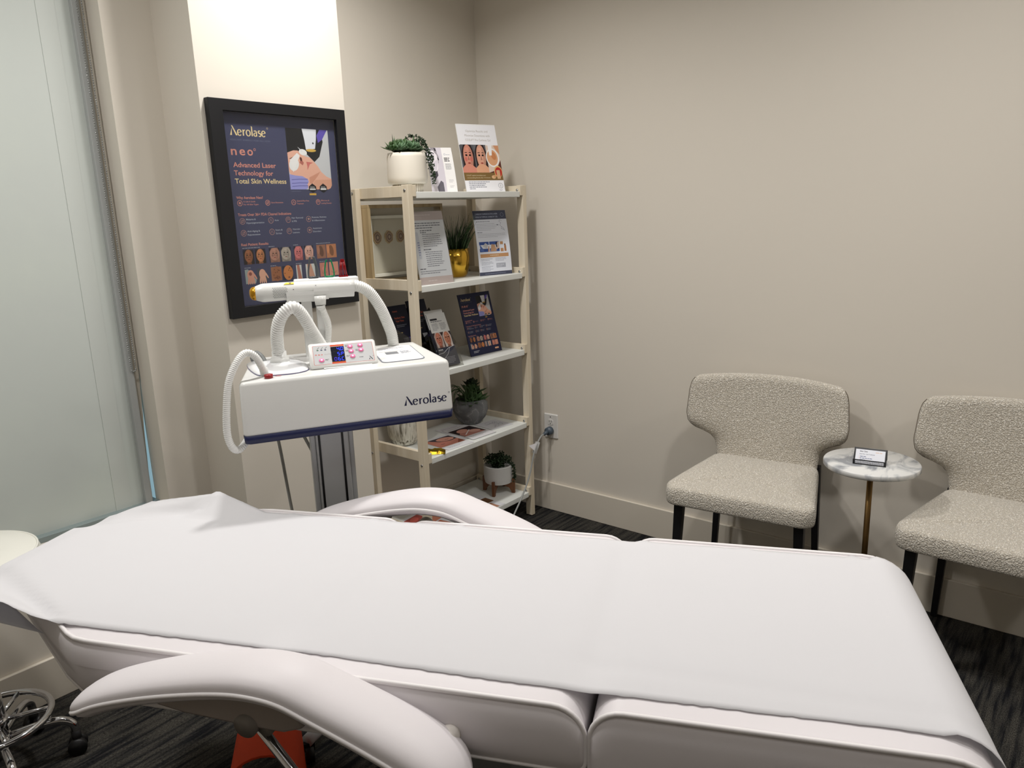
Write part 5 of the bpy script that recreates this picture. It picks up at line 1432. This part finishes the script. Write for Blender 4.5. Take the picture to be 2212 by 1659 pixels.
# ================================================================== CHAIRS
def rounded_quad_ring(pts, z): return [Vector((x, y, z)) for x, y in pts]
def make_chair(label, loc, rz):
    t = thing('lounge_chair', label, 'chair', loc, rz, 'boucle chairs along the right wall')
    # seat: front at +x
    def plan(fw_, bw, xf, xb, r):
        out = []
        for x, y, a0 in ((xf, fw_, 0), (xb, bw, 90), (xb, -bw, 180), (xf, -fw_, 270)):
            rr = r if x == xf else r * .6
            cx = x - rr if x == xf else x + rr; cy = y - rr if y > 0 else y + rr
            for k in range(8): a = R(a0 + 90 * k / 7); out.append((cx + rr * math.cos(a), cy + rr * math.sin(a)))
        return out
    secs = [(.412, .965), (.414, .985), (.424, .998), (.45, 1.003), (.478, 1.0), (.494, .99), (.503, .970), (.509, .93), (.514, .80), (.516, .5), (.5165, .2)]
    base = plan(.268, .207, .215, -.195, .05); b = MB(); rs = []
    for z, f in secs:
        rs.append([Vector((.01 + (x - .01) * f, y * f, z + (.006 * math.cos(y * 8) if z > .5 else 0) - (.022 * sst(.12, .215, x) if z > .47 else 0) )) for x, y in base])
    b.rings(rs, BOUCLE); s_ = b.build('seat', t); s_.modifiers.new('sub', 'SUBSURF').render_levels = 1; s_.modifiers['sub'].levels = 1
    # backrest
    hw = [(.43, .195), (.50, .195), (.56, .203), (.585, .220), (.603, .250), (.619, .282), (.640, .300), (.68, .306), (.775, .299), (.805, .292), (.822, .280), (.832, .262)]
    def surf(z, tt, off):
        w_ = smooth_interp(z, hw) if z < .7 else interp(z, hw); y = w_ * tt
        top = 1 if z > .8 else 0
        zz = z + (.012 * (1 - tt * tt) * sst(.72, .83, z)) - .0 
        x = -.172 - .07 * (z - .5) + .95 * y * y * sst(.52, .66, z) * .75 - off
        return Vector((x, y, zz))
    b = MB(); NT = 22; zs = [.43 + .37 * i / 24 for i in range(25)] + [.808, .815, .821, .826, .830, .832]; rs = []
    TH = .044
    for z in zs:
        et = math.sqrt(max(.02, 1 - max(0, (z - .806) / .027) ** 2))
        ring_ = []
        for j in range(NT + 1): tt = -1 + 2 * j / NT; e = (1 - abs(tt) ** 10 * .55) * et; ring_.append(surf(z, tt, TH / 2 - TH / 2 * e))
        for j in range(NT + 1): tt = 1 - 2 * j / NT; e = (1 - abs(tt) ** 10 * .55) * et; ring_.append(surf(z, tt, TH / 2 + TH / 2 * e))
        rs.append(ring_)
    n_ = 2 * (NT + 1); k0 = len(b.v)
    b.rings(rs, BOUCLE, caps=False)
    for base_ in (0, (len(rs) - 1) * n_):
        for j in range(NT):
            q_ = (k0 + base_ + j, k0 + base_ + j + 1, k0 + base_ + n_ - 2 - j, k0 + base_ + n_ - 1 - j)
            b.f.append(list(q_ if base_ else reversed(q_))); b.mi.append(b.mat(BOUCLE)); b.sm.append(True)
    bk = b.build('backrest', t)
    m_ = bk.modifiers.new('sub', 'SUBSURF'); m_.levels = 1; m_.render_levels = 1
    # seam piping round the backrest edge
    b = MB(); SEAM = mat('seam_thread', (120, 110, 98), .9)
    left = [surf(z, -1.0, TH * .45) for z in zs[9:-3]]; right = [surf(z, 1.0, TH * .45) for z in zs[9:-3]]
    topl = [surf(.8325, -1 + 2 * k / 14, TH * .55) + Vector((0, 0, .001)) for k in range(1, 14)]
    b.tube(left, .0012, SEAM, 6); b.build('seam', bk); b = MB(); b.tube(right, .0012, SEAM, 6); b.build('seam', bk)
    for sx, sy in ((1, 1), (1, -1), (-1, 1), (-1, -1)):
        b = MB()
        if sx > 0: P0, P1, wa, wb = Vector((.165, sy * .215, .425)), Vector((.190, sy * .228, 0)), .017, .011
        else: P0, P1, wa, wb = Vector((-.190, sy * .212, .56)), Vector((-.215, sy * .205, 0)), .015, .010
        if sx < 0: P0 = Vector((-.222, sy * .186, .50))
        b.hexa([P1 + Vector(q) * wb for q in ((-1, -1, 0), (1, -1, 0), (1, 1, 0), (-1, 1, 0))], [P0 + Vector(q) * wa for q in ((-1, -1, 0), (1, -1, 0), (1, 1, 0), (-1, 1, 0))], BLACKM)
        b.build('leg', t, bevel=.0015)
    return t
make_chair('cream boucle wingback chair between the shelving unit and the marble table', (2.628, 1.016, 0), R(186.0))
make_chair('cream boucle wingback chair cut off by the right edge, right of the marble table', (2.668, .217, 0), R(178))

# ================================================================== SIDE TABLE
t = thing('side_table', 'small round white marble side table on a brass pole between the chairs', 'side table', (2.618, .602, 0))
b = MB(); b.lathe([(.001, .618), (.147, .618), (.150, .621), (.150, .634), (.148, .637), (.001, .637)], MARBLE, 64); b.build('table_top', t)
b = MB(); b.cyl((0, 0, .016), (0, 0, .616), .0095, BRASS, 24); b.cyl((0, 0, .604), (0, 0, .6178), .03, BRASS, 24); b.build('pole', t)
b = MB(); b.lathe([(.001, 0), (.115, 0), (.118, .004), (.116, .012), (.03, .018), (.001, .018)], BRASS, 48); b.build('base', t)
# card holder
HY = R(-80); hc = Vector((2.572, .598, .6372))
t = thing('card_holder', 'black metal business card holder on the marble table', 'card holder', hc, HY)
Wc = .100
Mh = Matrix.Rotation(-R(38), 4, 'X')
b = MB()
for (x0, x1, z0, z1) in ((-Wc / 2, Wc / 2, .0, .008), (-Wc / 2, -Wc / 2 + .003, .0, .062), (Wc / 2 - .003, Wc / 2, 0, .062), (-Wc / 2, Wc / 2, .055, .062), (-Wc / 2, Wc / 2, .0, .055)):
    b.box(x0, x1, .006, .008, z0, z1, BLACKM, Mh)
b.build('back_plate', t)
MF = Matrix.Translation((0, 0, 0)) @ Matrix.Rotation(R(20), 4, 'X'); b = MB()
b.box(-Wc / 2, Wc / 2, -.002, 0, .0, .003, BLACKM, MF); b.box(-Wc / 2, Wc / 2, -.002, 0, .017, .020, BLACKM, MF); b.box(-Wc / 2, -Wc / 2 + .007, -.002, 0, .003, .017, BLACKM, MF); b.box(Wc / 2 - .007, Wc / 2, -.002, 0, .003, .017, BLACKM, MF)
for k in range(34): x = -Wc / 2 + .008 + k * .0025; b.box(x, x + .0008, -.0015, -.0005, .003, .017, BLACKM, MF)
for k in range(3): b.box(-Wc / 2 + .007, Wc / 2 - .007, -.0015, -.0007, .006 + .004 * k, .0066 + .004 * k, BLACKM, MF)
b.box(-Wc / 2, Wc / 2, -.0015, .009, .0, .0015, BLACKM); b.build('front_lip', t)
b = MB(); tp = Mh @ Vector((0, .007, .062)); b.hexa([Vector((-Wc / 2, tp.y, tp.z - .002)), Vector((Wc / 2, tp.y, tp.z - .002)), Vector((Wc / 2, tp.y + .001, tp.z)), Vector((-Wc / 2, tp.y + .001, tp.z))], [Vector((-Wc / 2, tp.y + .026, .001)), Vector((Wc / 2, tp.y + .026, .001)), Vector((Wc / 2, tp.y + .027, .002)), Vector((-Wc / 2, tp.y + .027, .002))], BLACKM); b.build('rear_leg', t)
t = thing('business_cards', 'stack of white business cards in the black holder', 'business cards', hc + Vector((0, 0, .0)), HY)
P = Print(.089, .051, (232, 234, 242)); P.text('Salus Clinic', .012, .042, .024, .0046, (30, 32, 44), .02); P.text('Sarah Finn - Laser Technician', .012, .033, .046, .0036, (60, 64, 90), .01)
P.bars(.014, .0245, .022, 1, .01, .0026, (110, 120, 150), 3); P.bars(.014, .0185, .042, 1, .01, .0026, (110, 120, 150), 4); P.bars(.014, .0125, .016, 1, .01, .0026, (110, 120, 150), 5); P.rect(.011, .0185, .0125, .020, (226, 140, 90)); P.rect(.0125 - .0015, .0245, .0125, .026, (226, 140, 90))
P.bars(.060, .042, .022, 1, .01, .0024, (224, 196, 176), 6)
b = MB(); Mc = Mh @ Matrix.Translation((-.0445, .0018, .0035)); b.box(0, .089, .0002, .0036, 0, .051, ink((226, 228, 236)), Mc); P.mesh(b, Mc, dz=.00005); b.build('card_stack', t)

# ================================================================== STOOL
SO = Vector((.490, 2.300, 0))
t = thing('rolling_stool', 'white round rolling stool with chrome foot ring under the window', 'stool', SO, R(0))
b = MB(); VS = mat('stool_vinyl', (222, 221, 212), .45)
b.lathe([(.001, .595), (.150, .595), (.172, .600), (.180, .615), (.181, .640), (.176, .652), (.168, .658), (.10, .664), (.001, .665)], VS, 56); b.build('seat', t)
b = MB(); b.tube([Vector((.174 * math.cos(2 * math.pi * k / 60), .174 * math.sin(2 * math.pi * k / 60), .655)) for k in range(60)], .003, VS, 8, closed=True); b.build('seat_piping', t)
b = MB(); b.cyl((0, 0, .18), (0, 0, .60), .016, CHROME, 24); b.cyl((0, 0, .30), (0, 0, .42), .026, BLACKP, 24); b.cyl((0, 0, .10), (0, 0, .30), .026, CHROME, 24); b.cyl((0, 0, .155), (0, 0, .175), .032, CHROME, 24); b.cyl((0, 0, .085), (0, 0, .12), .033, CHROME, 24, .03); b.build('gas_column', t)
RR = .135; b = MB(); b.tube([Vector((RR * math.cos(2 * math.pi * k / 60), RR * math.sin(2 * math.pi * k / 60), .165)) for k in range(60)], .0095, CHROME, 14, closed=True); b.build('foot_ring', t)
for k in range(5):
    a = R(-25 + 72 * k); d = Vector((math.cos(a), math.sin(a), 0))
    b = MB(); b.tube([d * .028 + Vector((0, 0, .165)), d * RR + Vector((0, 0, .165))], .0065, CHROME, 10); b.build('ring_spoke', t)
    b = MB(); b.tube(catmull([d * .03 + Vector((0, 0, .11)), d * .10 + Vector((0, 0, .118)), d * .150 + Vector((0, 0, .115)), d * .178 + Vector((0, 0, .095)), d * .182 + Vector((0, 0, .068))], 7), .0115, CHROME, 14); b.build('leg', t)
    b = MB(); s_ = Vector((-d.y, d.x, 0)); c_ = d * .182 + Vector((0, 0, .025))
    b.cyl(c_ - s_ * .022, c_ - s_ * .006, .025, BLACKP, 22); b.cyl(c_ + s_ * .006, c_ + s_ * .022, .025, BLACKP, 22); b.cyl(c_ - s_ * .01, c_ + s_ * .01, .012, BLACKP, 12); b.cyl(d * .182 + Vector((0, 0, .03)), d * .182 + Vector((0, 0, .072)), .013, BLACKP, 16); b.build('caster', t)

# ================================================================== ORANGE FELT UNDER THE BED
t = thing('orange_step_cover', 'orange-red curved padded cover standing on the carpet below the bed', 'step cover', (.895, 1.615, 0), R(-38))
ORF = mat('orange_felt', (206, 66, 26), .85, noise=(40, .08), bump=(300, .2, .001)); b = MB()
out = []; inn = []
for k in range(13):
    a = R(180 - 180 * k / 12); out.append((.085 * math.cos(a), .12 + .075 * math.sin(a))); inn.append((.078 * math.cos(a), .12 + .068 * math.sin(a)))
pr = [(-.088, 0)] + out + [(.088, 0), (.081, 0)] + list(reversed(inn)) + [(-.081, 0)]
b.rings([[Vector((y, x, z)) for x, z in pr] if False else [Vector((x, y, z)) for x, z in pr] for y in (-.09, .09)], ORF, smooth=False)
b.build('cover_shell', t, bevel=.002)
